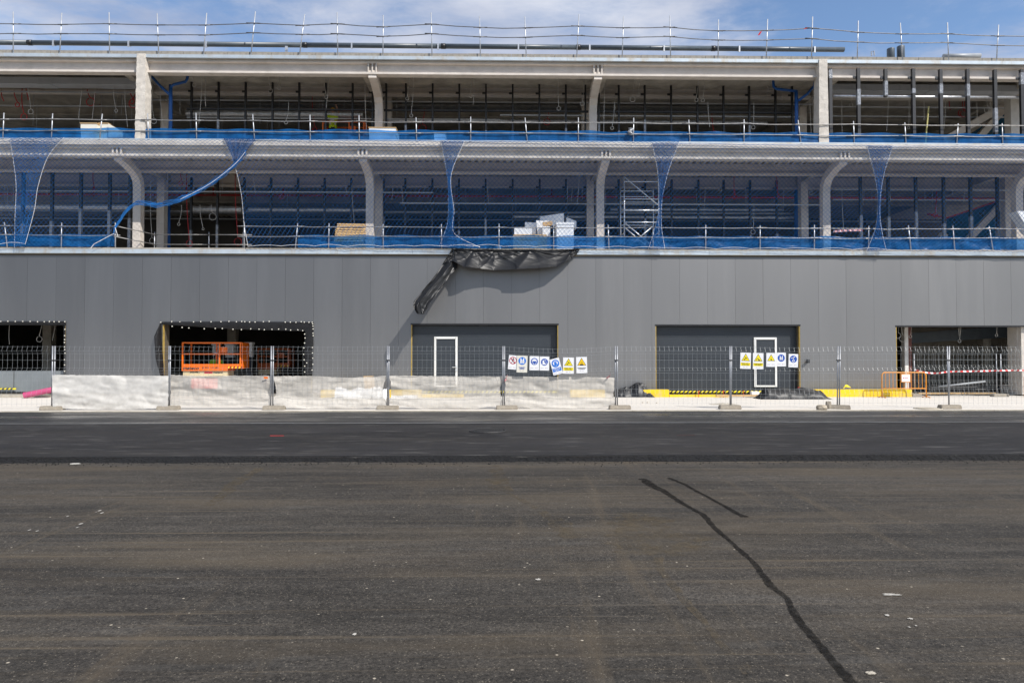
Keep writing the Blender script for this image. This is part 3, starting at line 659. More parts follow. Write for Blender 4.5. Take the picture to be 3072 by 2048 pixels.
# services under the ceilings
def pipe(name, pts, r, m, n=8, parent=B, smooth=True): return mk(name, MB().tube(pts, r, n), m, parent, smooth=smooth)
def hp(u0, u1, v, Y):                                                     # two ends on a level run
    a = P((u0 + u1) / 2, v, Y); return [(PX(u0, Y, v), Y, a.z), (PX(u1, Y, v), Y, a.z)]
a = P(200, 247, 29.4); pd = link('air_duct', None, B, a)
xs_ = [PX(u, 29.4, 247) for u in (-300, -60, 118, 160, 297, 412)]
for i in range(5): mk('duct_section', MB().bb(xs_[i] + .004, xs_[i + 1] - .004, 29.25, 29.75, a.z - .15 + .02 * (i % 2), a.z + .15), K['duct'], pd)
a = P(2750, 268, 29.6); pd = link('air_duct', None, B, a)
xs_ = [PX(u, 29.6, 268) for u in (2476, 2590, 2690, 2780, 2870, 2980, 3062)]
for i in range(6): mk('duct_section', MB().bb(xs_[i] + .004, xs_[i + 1] - .004, 29.4, 29.9, a.z - .13 - .02 * (i % 2), a.z + .13), K['duct'], pd)
pipe('foil_pipe', hp(2500, 3064, 291, YW + .1), .055, K['foil'])
for u0, u1, v, Y, r in ((560, 1090, 343, 31.6, .15), (1160, 2300, 366, 31.8, .1), (0, 392, 622, 31.3, .14), (575, 728, 629, 32.6, .17), (745, 1120, 630, 32.6, .1), (1540, 2420, 652, 32.7, .08), (1830, 2350, 630, 33, .1)):
    p = hp(u0, u1, v, Y); q = [Vector(p[0]).lerp(Vector(p[1]), i / 40) + Vector((0, 0, .025 * noise.noise(Vector((i * .7, v, 0))))) for i in range(41)]
    pipe('foil_duct', q, [r * (1 + .06 * (i % 2)) for i in range(41)], K['foil'], 10)
pipe('sprinkler_pipe', hp(-300, 3300, 316, 33.0), .03, K['red']); pipe('sprinkler_pipe', hp(-300, 3300, 589, 33.6), .055, K['red'])
for u in (300, 830, 1010, 1255, 1690, 2150, 2230): 
    z = P(u, 316, 33).z; x = PX(u, 33, 310); pipe('sprinkler_drop', [(x, 33, z), (x, 33, 13.8)], .02, K['red'], 6)
for u in (280, 640, 850, 1260, 1655, 2205, 2330):
    z = P(u, 589, 33.6).z; x = PX(u, 33.6, 580); pipe('sprinkler_drop', [(x, 33.6, z), (x, 33.6, 10.2)], .035, K['red'], 6)
for u0, u1, v in ((1015, 1130, 331), (1225, 1365, 332), (1385, 1530, 333), (1600, 1712, 334), (1785, 1908, 337), (1965, 2090, 338), (2155, 2250, 340)): pipe('pale_strip', hp(u0, u1, v, 31.2), .022, K['pale'], 6)  # thin pale yellow-green tubes on level runs behind the mullions
for v, Y in ((660, 35), (560, 35.2), (600, 36)): pipe('conduit', hp(-200, 3200, v, Y), .04, K['galvd'], 6)
tray = P(1536, 322, 32.4); mk('cable_tray', MB().bb(PX(560, 32.4), PX(2400, 32.4), 32.2, 32.6, tray.z - .04, tray.z + .04), K['galvd'], B)
tray = P(1536, 640, 32.9); mk('cable_tray', MB().bb(PX(0, 32.9), PX(2400, 32.9), 32.7, 33.2, tray.z - .04, tray.z + .04), K['galvd'], B)
for k in range(46):
    u = random.uniform(-40, 2420); Y = random.uniform(30.7, 33.2); x = PX(u, Y, 320); z = random.uniform(12.3, 13.2); pipe('hanger_rod', [(x, Y, z), (x, Y, 13.82)], .009, K['duct'], 4)
for k in range(46):
    u = random.uniform(-40, 3000); Y = random.uniform(30.6, 33.2); x = PX(u, Y, 560); z = random.uniform(8.3, 9.3); pipe('hanger_rod', [(x, Y, z), (x, Y, 10.2)], .009, K['duct'], 4)
for u0, u1, v, Y in ((0, 410, 276, 30.2), (0, 410, 318, 31.5), (430, 2440, 306, 31.2), (560, 1500, 356, 31.0), (1500, 2400, 348, 31.0), (2480, 3060, 322, 31.0), (2480, 3060, 350, 31.5), (60, 1300, 575, 31.2), (1200, 2460, 612, 31.4), (2500, 3060, 570, 31.4), (2500, 3060, 600, 31.8)):
    a = P((u0 + u1) / 2, v, Y); mk('ceiling_rail', MB().bb(PX(u0, Y, v), PX(u1, Y, v), Y, Y + .06, a.z - .025, a.z + .025), K['duct'], B)
def cable(sh, x, y0, y1, Y, m, loop=0.0, r=.011, name='hanging_cable'):
    a = P(*sh(x, y0), Y); c = P(*sh(x, y1), Y); pts = []; ph = random.uniform(0, 6)
    n = 14
    for i in range(n + 1):
        t = i / n; q = a.lerp(c, t); q.x += (.06 * math.sin(t * 2.2 + ph) - .06 * math.sin(ph)) * t; q.y += .05 * math.sin(t * 3 + ph) * t
        pts.append(q)
    if loop:
        e = pts[-1]
        for i in range(1, 13):
            an = i / 12 * 2 * math.pi * .93
            pts.append(e + Vector((loop * math.sin(an), .02 * i / 12, -loop * (1 - math.cos(an)))))
    mk(name, MB().tube(pts, r, 5), m, B, smooth=True)
for x, y0, y1, lp in ((150, 590, 690, 0), (510, 590, 675, 0), (785, 590, 670, 0), (245, 700, 960, .11), (720, 700, 1050, 0), (840, 700, 1060, 0), (1000, 700, 960, .07), (1100, 700, 1120, 0), (1330, 610, 1040, .12), (1345, 620, 1110, 0), (1410, 700, 1110, 0), (1690, 600, 730, .08), (1815, 640, 940, 0), (1780, 640, 1100, 0)): cable(T1, x, y0, y1, 29.6, K['cable'], lp)
for x, y0, y1, lp in ((135, 610, 780, .09), (225, 640, 760, .08), (625, 610, 840, .07), (665, 640, 960, 0), (985, 620, 1220, 0), (1110, 620, 1115, 0), (1380, 620, 860, .07), (1415, 640, 1010, .07), (1930, 620, 830, .08), (1945, 640, 930, 0), (310, 900, 1070, .07)): cable(T2, x, y0, y1, 29.55, K['cable'], lp)
for x, y0, y1, lp in ((455, 620, 940, .08), (680, 660, 900, .09), (742, 640, 1155, 0), (865, 640, 1235, 0), (1130, 650, 860, .11), (1170, 640, 825, .07), (1690, 660, 870, .08), (1748, 640, 875, .07), (2180, 900, 1110, .08), (950, 900, 1120, .07), (1775, 900, 1120, 0)): cable(T3, x, y0, y1, 29.55, K['cable'], lp)
for x, y0, y1, lp in ((200, 660, 850, .08), (85, 720, 800, .1), (460, 700, 1170, 0), (490, 720, 1170, 0), (815, 670, 910, .07), (1470, 690, 1040, .04), (1155, 850, 1160, 0), (1340, 850, 1120, .05), (745, 850, 1170, 0), (2020, 860, 940, .15), (2050, 860, 950, .12), (1935, 900, 1100, 0), (1660, 870, 1140, 0)): cable(T4, x, y0, y1, 30.3, K['cable'], lp)
for x, y0, y1, lp in ((195, 780, 1000, .14), (230, 780, 880, 0), (15, 800, 890, 0), (125, 800, 900, .1), (770, 790, 860, .18), (840, 810, 900, 0), (1150, 810, 870, .2), (1190, 830, 880, .1)): cable(T1, x, y0, y1, 30.6, K['redc'], lp, .02, 'red_cable')
for sh, x, y0, y1, lp in ((T2, 520, 820, 1120, .1), (T2, 1510, 960, 1100, .18), (T3, 370, 990, 1050, .15), (T3, 1810, 1000, 1150, .12), (T4, 1690, 880, 970, 0), (T4, 1810, 890, 960, .2), (T4, 1830, 880, 980, .15)): cable(sh, x, y0, y1, 31.5, K['redc'], lp, .016, 'red_cable')
for sh, x, y0, y1, lp in ((M1, 1600, 690, 850, .06), (M1, 1765, 690, 890, .05), (M1, 1330, 420, 980, .12), (M1, 1865, 690, 760, .16), (M1, 2230, 290, 590, 0), (M1, 1470, 300, 500, 0), (M2, 805, 290, 600, 0), (M2, 870, 500, 860, 0), (M2, 1230, 280, 650, 0), (M2, 1310, 500, 690, 0), (M2, 2055, 290, 670, 0), (M3, 640, 290, 680, 0), (M3, 578, 540, 660, 0), (M3, 1075, 300, 500, .09), (M3, 1895, 300, 540, .08), (M3, 1750, 560, 780, 0), (M4, 470, 450, 570, .08), (M4, 745, 500, 900, 0), (M4, 1160, 300, 660, 0), (M4, 1830, 460, 680, 0), (M4, 2180, 700, 860, 0), (M3, 2180, 680, 910, .1)): cable(sh, x, y0, y1, 30.6, K['cable'], lp)
for sh, x, y0, y1, lp in ((M1, 1645, 420, 1000, .14), (M1, 2075, 420, 980, .17), (M1, 820, 400, 560, 0), (M1, 1590, 410, 480, .1), (M2, 270, 560, 600, .1), (M3, 2005, 440, 600, .1), (M4, 170, 440, 600, .06), (M4, 1580, 560, 760, .1)): cable(sh, x, y0, y1, 31.6, K['redc'], lp, .018, 'red_cable')
# blue drain stacks
def px3(sh, pts, Y): return [P(*sh(x, y), Y) for x, y in pts]
Yb = 29.35
pipe('drain_stack', px3(T1, ((1505, 750), (1505, 900), (1503, 1230)), Yb), .075, K['bpipe'], 12)
pipe('drain_branch', px3(T1, ((1320, 655), (1400, 745), (1500, 840)), Yb - .02), .058, K['bpipe'], 10)
pipe('drain_branch', px3(T1, ((1505, 770), (1530, 748), (1635, 722), (1650, 700), (1658, 655)), Yb - .02), .058, K['bpipe'], 10)
pipe('drain_stack', px3(T4, ((342, 800), (345, 950), (347, 1290)), Yb), .075, K['bpipe'], 12)
pipe('drain_branch', px3(T4, ((138, 690), (145, 770), (170, 785), (345, 805)), Yb - .02), .058, K['bpipe'], 10)
pipe('drain_branch', px3(T4, ((360, 890), (440, 830), (500, 760), (515, 690)), Yb - .02), .058, K['bpipe'], 10)
pipe('drain_stack', px3(M1, ((1487, 700), (1487, 900), (1487, 1100)), 32.3), .08, K['bpipe'], 12)
x = PX(760, 33, 600); pipe('drain_stack', px3(M4, ((345, 440), (345, 1000)), 32.5), .1, K['bpipe'], 12)
# stair at the right end
def beamline(sh, p, q, Y, wd, m, name, dy=.25):
    a, c = P(*sh(*p), Y), P(*sh(*q), Y); d = (c - a).normalized(); nn = Vector((-d.z, 0, d.x)) * wd / 2
    b = MB().prism([a - nn, c - nn, c + nn, a + nn], (0, dy, 0)); mk(name, b, m, B)
beamline(T4, (1560, 1290), (2260, 890), 31.2, .32, K['spray2'], 'stair_stringer'); beamline(T4, (1900, 1290), (2180, 960), 31.8, .3, K['spray2'], 'stair_stringer')
beamline(M4, (1830, 1040), (2190, 650), 32.6, .3, K['spray2'], 'stair_stringer'); beamline(M4, (1560, 1120), (1660, 940), 32.4, .3, K['spray2'], 'stair_stringer')
def scr(sh, pts, Y): mk('stair_screen', MB().prism(px3(sh, pts, Y), (0, .01, 0)), K['glass'], B)
scr(T4, ((1700, 1290), (2200, 980), (2400, 850), (2600, 850), (2600, 1290)), 32.4)
scr(M4, ((1670, 810), (1870, 745), (1870, 1000), (1670, 1000)), 32.8); scr(M4, ((1900, 735), (2110, 660), (2110, 1060), (1900, 1060)), 32.8); scr(M4, ((2130, 650), (2500, 560), (2500, 1060), (2130, 1060)), 33.0)
pipe('stair_rail', px3(M4, ((1500, 770), (1670, 805), (2110, 660)), 32.7), .045, K['red'], 6)
mk('hatch_hood', MB().prism(px3(M4, ((2290, 745), (2500, 745), (2500, 1000), (2400, 920)), YW + .6), (0, .5, 0)), K['box'], B)
# right opening: column, big dark duct, lit wall
x0, x1 = PX(3036, YW + .6), PX(3058, YW + .6)
mk('pier_column', MB().bb(x0, x1, YW + .35, YW + .9, .05, 3.2), K['spray'], B)
mk('pier_column', MB().bb(PX(3058, YW + .2) + .02, PX(3058, YW + .2) + .8, YW + .16, YW + .34, .05, 3.1), K['spray'], B)
mk('steel_post', MB().bb(PX(2708, YW + 1.2), PX(2719, YW + 1.2), YW + 1.1, YW + 1.35, .05, 5.7), K['wgrey'], B)
mk('steel_post', MB().bb(PX(2720, YW + 1.2), PX(2730, YW + 1.2), YW + 1.12, YW + 1.32, .05, 5.7), K['rust'], B)
mk('partition', MB().bb(PX(2722, 35), PX(3400, 35), 35, 35.2, .05, 3.6), K['conc_int'], B)
mk('big_duct', MB().prism([P(2720, 1000, 32), P(3060, 975, 32), P(3060, 1010, 32), P(2720, 1030, 32)], (0, 1.0, 0)), K['pvc'], B)
for x, y0, y1, lp in ((1775, 100, 255, 0), (1797, 100, 290, .06), (2115, 100, 240, .05), (1365, 100, 250, .06), (1250, 100, 230, .12), (1265, 100, 250, .14)): cable(B4, x, y0, y1, YW + .8, K['cable'], lp, .009)
for x, y0, y1, lp in ((90, 60, 330, 0), (375, 60, 260, .12), (490, 60, 300, 0)): cable(B1, x, y0, y1, YW + 1.2, K['cable'], lp, .009)

# ================================================================ GUARDRAILS
def rail_thing(posts, ups, lows, Y, zb, label, skip=(), rm=None):
    rm = rm or K['galvd']
    t = thing('guardrail', (0, Y, zb), label, 'guardrail')
    for (ub, vb, ut, vt) in posts:
        a = P(ub, vb, Y); a.z = zb; c = P(ut, vt, Y)
        o = mk('post', MB().tube([a, c], .022, 8), K['galv'], t, smooth=True)
        mk('post_foot', MB().bb(a.x - .05, a.x + .05, Y - .03, Y + .09, zb - .01, zb + .012), K['galvd'], o)
    for row in (ups, lows):
        for i in range(len(row) - 1):
            if i in skip: continue
            a = P(row[i][0], row[i][1], Y - .035); c = P(row[i + 1][0], row[i + 1][1], Y - .035); d = (c - a).normalized()
            mid = a.lerp(c, .5) - Vector((0, 0, random.uniform(-.01, .03)))
            jj = Vector((0, .03 * (i % 2), .012 * (i % 2)))
            o = mk('rail', MB().tube([a - d * .28 + jj, a + jj, mid + jj, c + jj, c + d * .2 + jj], .0175, 6), rm, t, smooth=True)
            mk('rail_sleeve', MB().tube([a - d * .12 + jj, a + d * .3 + jj], .023, 6), rm, o)
    return t
def lerpv(u, k): return k[0] + (k[1] - k[0]) * u / 3072
roof = [(T1, 117, 117, 105, 212, 297), (T1, 527, 545, 117, 218, 299), (T1, 967, 962, 112, 211, 300), (T1, 1400, 1386, 120, 222, 310), (T1, 1795, 1823, 118, 222, 310), (T1, 2213, 2253, 104, 206, 291),
        (T2, 407, 453, 130, 225, 305), (T2, 745, 739, 112, 212, 300), (T2, 1143, 1146, 138, 238, 322), (T2, 1577, 1568, 113, 215, 299), (T2, 2003, 1995, 145, 243, 326),
        (T3, 173, 160, 148, 248, 331), (T3, 617, 638, 128, 231, 314), (T3, 1018, 1031, 145, 247, 334), (T3, 1446, 1439, 141, 241, 324), (T3, 1864, 1868, 174, 273, 355), (T3, 2288, 2301, 172, 270, 355),
        (T4, 477, 487, 150, 250, 342), (T4, 880, 890, 186, 285, 372), (T4, 1281, 1260, 204, 301, 380), (T4, 1686, 1676, 202, 299, 378), (T4, 2108, 2127, 222, 319, 402)]
po, up, lo = [], [], []
for sh, xb_, xt, yt, yu, yl in roof:
    ub, _ = sh(xb_, 450); ut, vt = sh(xt, yt); po.append((ub, 160, ut, vt)); um = sh((xb_ + xt) / 2, 0)[0]
    up.append((um, yu / 2.94)); lo.append((um, yl / 2.94))
up = [(-110, 71)] + up + [(3180, 110)]; lo = [(-110, 102)] + lo + [(3180, 137)]
rail_thing(po, up, lo, YW - .03, 13.96, 'galvanised tube guardrail along the roof edge against the sky', rm=K['raild'])
f2 = [(8.5, 12, 339), (154, 158, 341), (299, 307, 342), (446, 443, 341), (590, 588, 339), (764, 758, 343.5), (931, 930, 345), (1078, 1077, 346), (1250, 1248, 353), (1412, 1412, 351), (1582, 1575, 354), (1735, 1735, 353), (1900, 1901, 354), (2070, 2066, 360), (2232, 2232, 359), (2403, 2394, 361), (2563, 2560, 364), (2718, 2714, 368), (2870, 2874, 371), (3008, 3006, 371)]
def vz(u, z, Y): # row of the photograph for height z
    lo_, hi = -200, 1300
    for _ in range(40):
        m = (lo_ + hi) / 2
        if P(u, m, Y).z > z: lo_ = m
        else: hi = m
    return (lo_ + hi) / 2
rj = lambda s: random.uniform(-s, s)
po = [(a, 420, c, d) for a, c, d in f2]
up = [(-130, vz(-130, 11.3, YW))] + [(c * .8 + a * .2, vz(a, 11.29 + rj(.02), YW)) for a, c, d in f2] + [(3180, vz(3180, 11.29, YW))]
lo = [(-130, vz(-130, 10.83, YW))] + [(c * .4 + a * .6, vz(a, 10.83 + rj(.015), YW)) for a, c, d in f2] + [(3180, vz(3180, 10.83, YW))]
rail_thing(po, up, lo, YW - .145, ZF2, 'galvanised guardrail with blue sheeting along the top floor edge')
mk('toe_angle', MB().bb(XL, XR, YW - .169, YW - .15, ZF2 + .002, ZF2 + .06), K['fascia'], B)
f1a = [(22, 13), (184, 185), (346, 346)]
f1b = [(733, 733), (886, 893), (986, 987), (1150, 1149), (1325, 1324), (1497, 1497), (1661, 1661), (1827, 1824), (1959, 1959), (2117, 2117), (2280.5, 2280), (2443, 2443), (2606, 2606), (2733, 2725), (2864.5, 2858), (2979, 2967)]
def f1rail(lst, ends, label):
    po = [(a, 745, c, vz(c, 7.07 + rj(.02), YW)) for a, c in lst]
    e0, e1 = ends
    up = e0[:1] + [(c * .8 + a * .2, vz(a, 6.94 + rj(.02), YW)) for a, c in lst] + e1[:1]
    lo = e0[1:] + [(c * .4 + a * .6, vz(a, 6.55 + rj(.02), YW)) for a, c in lst] + e1[1:]
    rail_thing(po, up, lo, YW - .03, ZF1 + .02, label)
f1rail(f1a, ([(-130, vz(-130, 6.94, YW)), (-130, vz(-130, 6.55, YW))], []), 'galvanised guardrail at the left end of the first floor')
f1rail(f1b, ([], [(3180, vz(3180, 6.93, YW)), (3180, vz(3180, 6.54, YW))]), 'long galvanised guardrail along the first floor behind the blue net')
# recessed rail in the loading gap
t = thing('guardrail', (0, YW + 1.9, ZF1), 'low set back guardrail behind the opened net at the loading gap', 'guardrail')
Yr = YW + 1.9
for u in (464, 627): 
    a = P(u, 700, Yr); mk('post', MB().tube([(a.x, Yr, ZF1), (a.x, Yr, 7.05)], .022, 8), K['galv'], t, smooth=True)
for z in (6.93, 6.5):
    a, c, d, e = Vector((PX(346, YW), YW, z)), Vector((PX(464, Yr), Yr - .04, z)), Vector((PX(627, Yr), Yr - .04, z)), Vector((PX(745, Yr), Yr - .04, z))
    for p, q in ((a, c), (c, d), (d, e)):
        dd = (q - p).normalized(); mk('rail', MB().tube([p - dd * .1, q + dd * .15], .019, 6), K['galvd'], t, smooth=True)
# blue sheeting along the rails
def sheeting(u0, u1, z0, z1, label, seed, Y=YW + .02, am=1.0):
    x0, x1 = PX(u0, Y), PX(u1, Y); n = int((x1 - x0) / .09)
    def f(s, t):
        x = x0 + (x1 - x0) * s
        zt = z1 + .035 * fbm(x, seed, 2, .7) + .02 * math.sin(x * 3.6 + seed)
        y = Y + am * (.03 * math.sin(x * 2.3 + 3 * t + seed) * (1 - .4 * t) + .03 * fbm(x + t * .8, seed + t * 2.5, 0, 2.4) + .018 * fbm(x * .6 + 2 * t, t * 5, seed, 4))
        return (x, y, z0 + (zt - z0) * t)
    b = MB().grid(f, n, 8); return mk('blue_sheeting', b, K['sheet'], smooth=True, label=label, cat='sheeting')
sheeting(-180, 3260, ZF2 + .03, 10.90, 'long blue plastic sheeting tied along the top floor guardrail', 1, YW - .115, .35)
sheeting(-180, 345, ZF1 + .08, 6.60, 'blue plastic sheeting at the left end of the first floor guardrail', 2)
sheeting(893, 3260, ZF1 + .06, 6.60, 'long blue plastic sheeting along the first floor guardrail', 3)

# ================================================================ SAFETY NETS
YN = YW - .22
def poly(pts, t):
    ls = [0]
    for a, c in zip(pts, pts[1:]): ls.append(ls[-1] + (c - a).length)
    d = t * ls[-1]
    for i in range(len(pts) - 1):
        if d <= ls[i + 1] or i == len(pts) - 2:
            f = (d - ls[i]) / max(1e-9, ls[i + 1] - ls[i]); break
    p0, p1, p2, p3 = pts[max(0, i - 1)], pts[i], pts[i + 1], pts[min(len(pts) - 1, i + 2)]
    return p1.lerp(p2, f) + ((p2 - p0) * .5 - (p2 - p1)) * (f * (1 - f) ** 2) - ((p3 - p1) * .5 - (p2 - p1)) * (f * f * (1 - f))
def inside(poly_, x, z):
    c = False; n = len(poly_)
    for i in range(n):
        a, b = poly_[i], poly_[i - 1]
        if (a.z > z) != (b.z > z) and x < (b.x - a.x) * (z - a.z) / (b.z - a.z) + a.x: c = not c
    return c
def net(label, lf, rt, seed, ropes=(1, 1), cell=.098, scallop=True, clip=None):
    Lp = [P(*q, YN + .04) for q in lf]; Rp = [P(*q, YN - .04) for q in rt]
    wd = (Rp[0] - Lp[0]).length; NX = int(wd / cell / 2) * 2; NY = 48
    c00, c10, c01, c11 = Lp[0], Rp[0], Lp[-1], Rp[-1]
    def S(s, t):
        a, c = poly(Lp, t), poly(Rp, t)
        p = a.lerp(c, s)
        p.y += .05 * math.sin(s * 9 + seed) * math.sin(t * 3.1) - .06 * math.sin(math.pi * t)
        sag = .02 * abs(math.sin(s * wd * 1.6 + seed))
        p.z -= sag * (1 - t) * .9; p.z += sag * t * 1.2
        p.x += .03 * fbm(s * 5, t * 3, seed, 1.2); p.z += .025 * fbm(s * 6, t * 4, seed + 4, 1.3) * math.sin(math.pi * t)
        return p
    nodes = {}
    def nodep(i, j):
        if (i, j) not in nodes: nodes[(i, j)] = S(i / NX, j / NY)
        return nodes[(i, j)]
    b = MB(); r = .0051
    for j in range(NY):
        for i in range(NX + 1):
            if (i + j) % 2: continue
            for di in (-1, 1):
                i2 = i + di
                if not 0 <= i2 <= NX: continue
                p, q = nodep(i, j), nodep(i2, j + 1)
                if clip:
                    ip, iq = inside(clip, p.x, p.z), inside(clip, q.x, q.z)
                    if not ip and not iq: continue
                    if ip != iq:
                        a, c = (p, q) if ip else (q, p)
                        for _ in range(6):
                            m_ = a.lerp(c, .5)
                            if inside(clip, m_.x, m_.z): a = m_
                            else: c = m_
                        p, q = (p, a) if ip else (a, q)
                b.tube([p, q], r, 3, caps=False)
    t = thing('safety_net', (0, YN, ZF1), label, 'net')
    mk('mesh', b, K['net'], t, kind='stuff')
    for k, pts in ((0, Lp), (1, Rp)):
        if ropes[k]: mk('border_rope', MB().tube([poly(pts, i / 40) + Vector((0, -.02, 0)) for i in range(41)], .0075, 5), K['rope'], t, smooth=True)
    if clip: return t
    bt = []
    nsc = max(3, int(wd / 1.3))
    for i in range(nsc * 12 + 1):
        s = i / (nsc * 12); p = S(s, 1.0); p.z += .02 + .07 * abs(math.sin(math.pi * s * nsc)) * (.3 + .7 * abs(noise.noise(Vector((int(s * nsc) * 1.7, seed, 0))))) * 2; p.y -= .02; bt.append(p)
    mk('bottom_rope', MB().tube(bt, .007, 5), K['rope'], t, smooth=True)
    mk('top_rope', MB().tube([S(i / 60, 0.0) + Vector((0, -.02, .0)) for i in range(61)], .009, 5), K['net'], t, smooth=True)
    return t
net('blue safety net at the far left edge, mostly out of view', [(-330, 416), (-330, 580), (-330, 744)], [M1(*q) for q in ((570, 95), (430, 260), (340, 520), (305, 740), (225, 1040))], 1)
lf1 = [M1(*q) for q in ((90, 105), (125, 330), (145, 530), (135, 800), (130, 1065))]
sw1 = [M1(*q) for q in ((2265, 112), (2170, 230), (2070, 345), (1850, 515), (1600, 645), (1400, 695), (1190, 685), (1040, 855), (1000, 950))]
swp = [P(*q, YN) for q in sw1]
clip1 = [P(*lf1[0], YN) + Vector((-1, 0, .6))] + [swp[0] + Vector((0, 0, .6))] + [poly(swp, i / 40) for i in range(41)] + [P(*M1(820, 1062), YN), P(*lf1[-1], YN) + Vector((-1, 0, -.02))]
n1_ = net('blue safety net with its right side pulled up in a swag over the loading gap', lf1, [M1(*q) for q in ((2265, 112), (2262, 400), (2258, 740), (2255, 1065))], 2, ropes=(1, 0), clip=clip1)
sw = [P(*M1(*q), YN - .05) for q in ((2170, 230), (2070, 345), (1850, 515), (1600, 645), (1400, 695), (1190, 685), (1040, 855), (1000, 950))]
for k in range(11):
    mk('gathered_cord', MB().tube([poly(sw, i / 60) + Vector((.04 * noise.noise(Vector((i * .3, k, 0))), .05 * noise.noise(Vector((i * .3, k, 5))), .10 * noise.noise(Vector((i * .22, k * 3.1, 9))) + .016 * k - .05)) for i in range(61)], .010, 5), K['net'], n1_, smooth=True)
mk('tie_rope', MB().tube([P(*M1(*q), YN - .08) for q in ((800, 1072), (830, 1035), (1000, 945), (1040, 965), (1015, 890))], .011, 5), K['rope'], n1_)
mk('tie_rope', MB().tube([poly(sw[:4], i / 20) + Vector((0, -.09, .0)) for i in range(21)], .009, 5), K['rope'], n1_)
n2_ = net('blue safety net between the opened swag and the pallet bay', [M1(*q) for q in ((1970, 105), (2070, 340), (2130, 600), (2155, 860), (2190, 1062))], [M2(*q) for q in ((1862, 130), (1760, 370), (1742, 520), (1770, 740), (1772, 940), (2000, 1065))], 3)
n3_ = net('blue safety net in front of the white boxes', [M2(*q) for q in ((1655, 128), (1710, 440), (1720, 640), (1710, 860), (1640, 1060))], [M3(*q) for q in ((1525, 130), (1430, 380), (1370, 640), (1365, 880), (1395, 1080))], 4)
n4_ = net('blue safety net right of the scaffold tower', [M3(*q) for q in ((1280, 148), (1320, 330), (1340, 520), (1335, 760), (1290, 950), (1250, 1080))], [M4(*q) for q in ((1195, 170), (1120, 400), (1080, 640), (1085, 860), (1135, 1092))], 5)
n5_ = net('blue safety net at the right end in front of the stair', [M4(*q) for q in ((965, 172), (1040, 470), (1060, 680), (1040, 890), (960, 1100))], [(3420, 440), (3420, 600), (3420, 762)], 6)

def drape(n, lf, rt, seed):
    Lp = [P(*q, YN + .02) for q in lf]; Rp = [P(*q, YN - .03) for q in rt]; b = MB(); NX, NY = 14, 60; nodes = {}
    def q_(i, j):
        if (i, j) not in nodes:
            p = poly(Lp, j / NY).lerp(poly(Rp, j / NY), i / NX); p.y += .06 * math.sin(i * 1.9 + seed) * math.sin(3.1 * j / NY) - .05; p.x += .02 * fbm(i, j * .2, seed); nodes[(i, j)] = p
        return nodes[(i, j)]
    for j in range(NY):
        for i in range(NX + 1):
            if (i + j) % 2 == 0:
                for d in (-1, 1):
                    if 0 <= i + d <= NX: b.tube([q_(i, j), q_(i + d, j + 1)], .0055, 3, caps=False)
    mk('gathered_mesh', b, K['net'], n, kind='stuff')
drape(n1_, lf1, [M1(*q) for q in ((570, 95), (430, 260), (340, 520), (305, 740), (225, 1040))], 1)
drape(n2_, [M1(*q) for q in ((1970, 105), (2020, 200), (2060, 300), (2075, 345))], [M1(*q) for q in ((2270, 105), (2200, 190), (2130, 280), (2080, 345))], 2)
drape(n3_, [M2(*q) for q in ((1655, 128), (1710, 440), (1720, 640), (1710, 860), (1640, 1060))], [M2(*q) for q in ((1862, 130), (1760, 370), (1742, 520), (1770, 740), (1772, 940), (1800, 1065))], 3)
drape(n4_, [M3(*q) for q in ((1280, 148), (1320, 330), (1340, 520), (1335, 760), (1290, 950), (1250, 1080))], [M3(*q) for q in ((1525, 130), (1430, 380), (1370, 640), (1365, 880), (1395, 1080))], 4)
drape(n5_, [M4(*q) for q in ((965, 172), (1040, 470), (1060, 680), (1040, 890), (960, 1100))], [M4(*q) for q in ((1195, 170), (1120, 400), (1080, 640), (1085, 860), (1135, 1092))], 5)

# ================================================================ ROOF OBJECTS
Yp = YW + .75
pt = thing('roof_pipe', (0, Yp, 14.2), 'long dark grey drain pipe lying along the roof edge', 'pipe')
z_ = P(1536, 141, Yp).z; xs_ = [PX(u, Yp, 140) for u in (-400, 90, 915, 1330, 1735, 2140, 2533)]
for i in range(6):
    mk('pipe_length', MB().tube([(xs_[i], Yp, z_), (xs_[i + 1] - .02, Yp, z_)], .105, 16), K['pvc'], pt, smooth=True)
    if i: mk('coupling', MB().tube([(xs_[i] - .09, Yp, z_), (xs_[i] + .09, Yp, z_)], .117, 16), K['mull'], pt, smooth=True)
for u in (165, 390, 622, 1057, 1315, 1555, 1768, 1990, 2215, 2440):
    x = PX(u, Yp, 140); b = MB(); b.tube([(x, Yp + .115 * math.cos(a), z_ + .115 * math.sin(a)) for a in [k * .5236 for k in range(12)]], .014, 5, closed=True); b.bb(x - .03, x + .03, Yp - .15, Yp - .11, z_ - .2, z_ + .06); mk('clamp', b, K['galv'], pt)
for k, (u, vt) in enumerate(((2672, 147), (2702, 140))):
    a = P(u, vt, YW + .8); mk('vent_pipe', MB().tube([(a.x, YW + .8, 13.97), (a.x, YW + .8, a.z - .02), (a.x, YW + .8, a.z)], [.155, .155, .15], 18), K['pvc'], smooth=True, label=('shorter' if k == 0 else 'taller') + ' grey vent pipe standing up from the roof', cat='vent pipe')
mk('roof_pipe', MB().tube([P(2830, 170, YW + 1.4), P(2940, 168, YW + 1.4)], .11, 12), K['gpipe'], smooth=True, label='light grey pipe length lying on the roof at the right', cat='pipe')
mk('roof_bracket', MB().tube([P(2615, 168, YW + .5), P(2614, 156, YW + .5), P(2622, 154, YW + .5), P(2623, 167, YW + .5)], .03, 6), K['galv'], label='small metal bracket on the roof left of the vent pipes', cat='bracket')
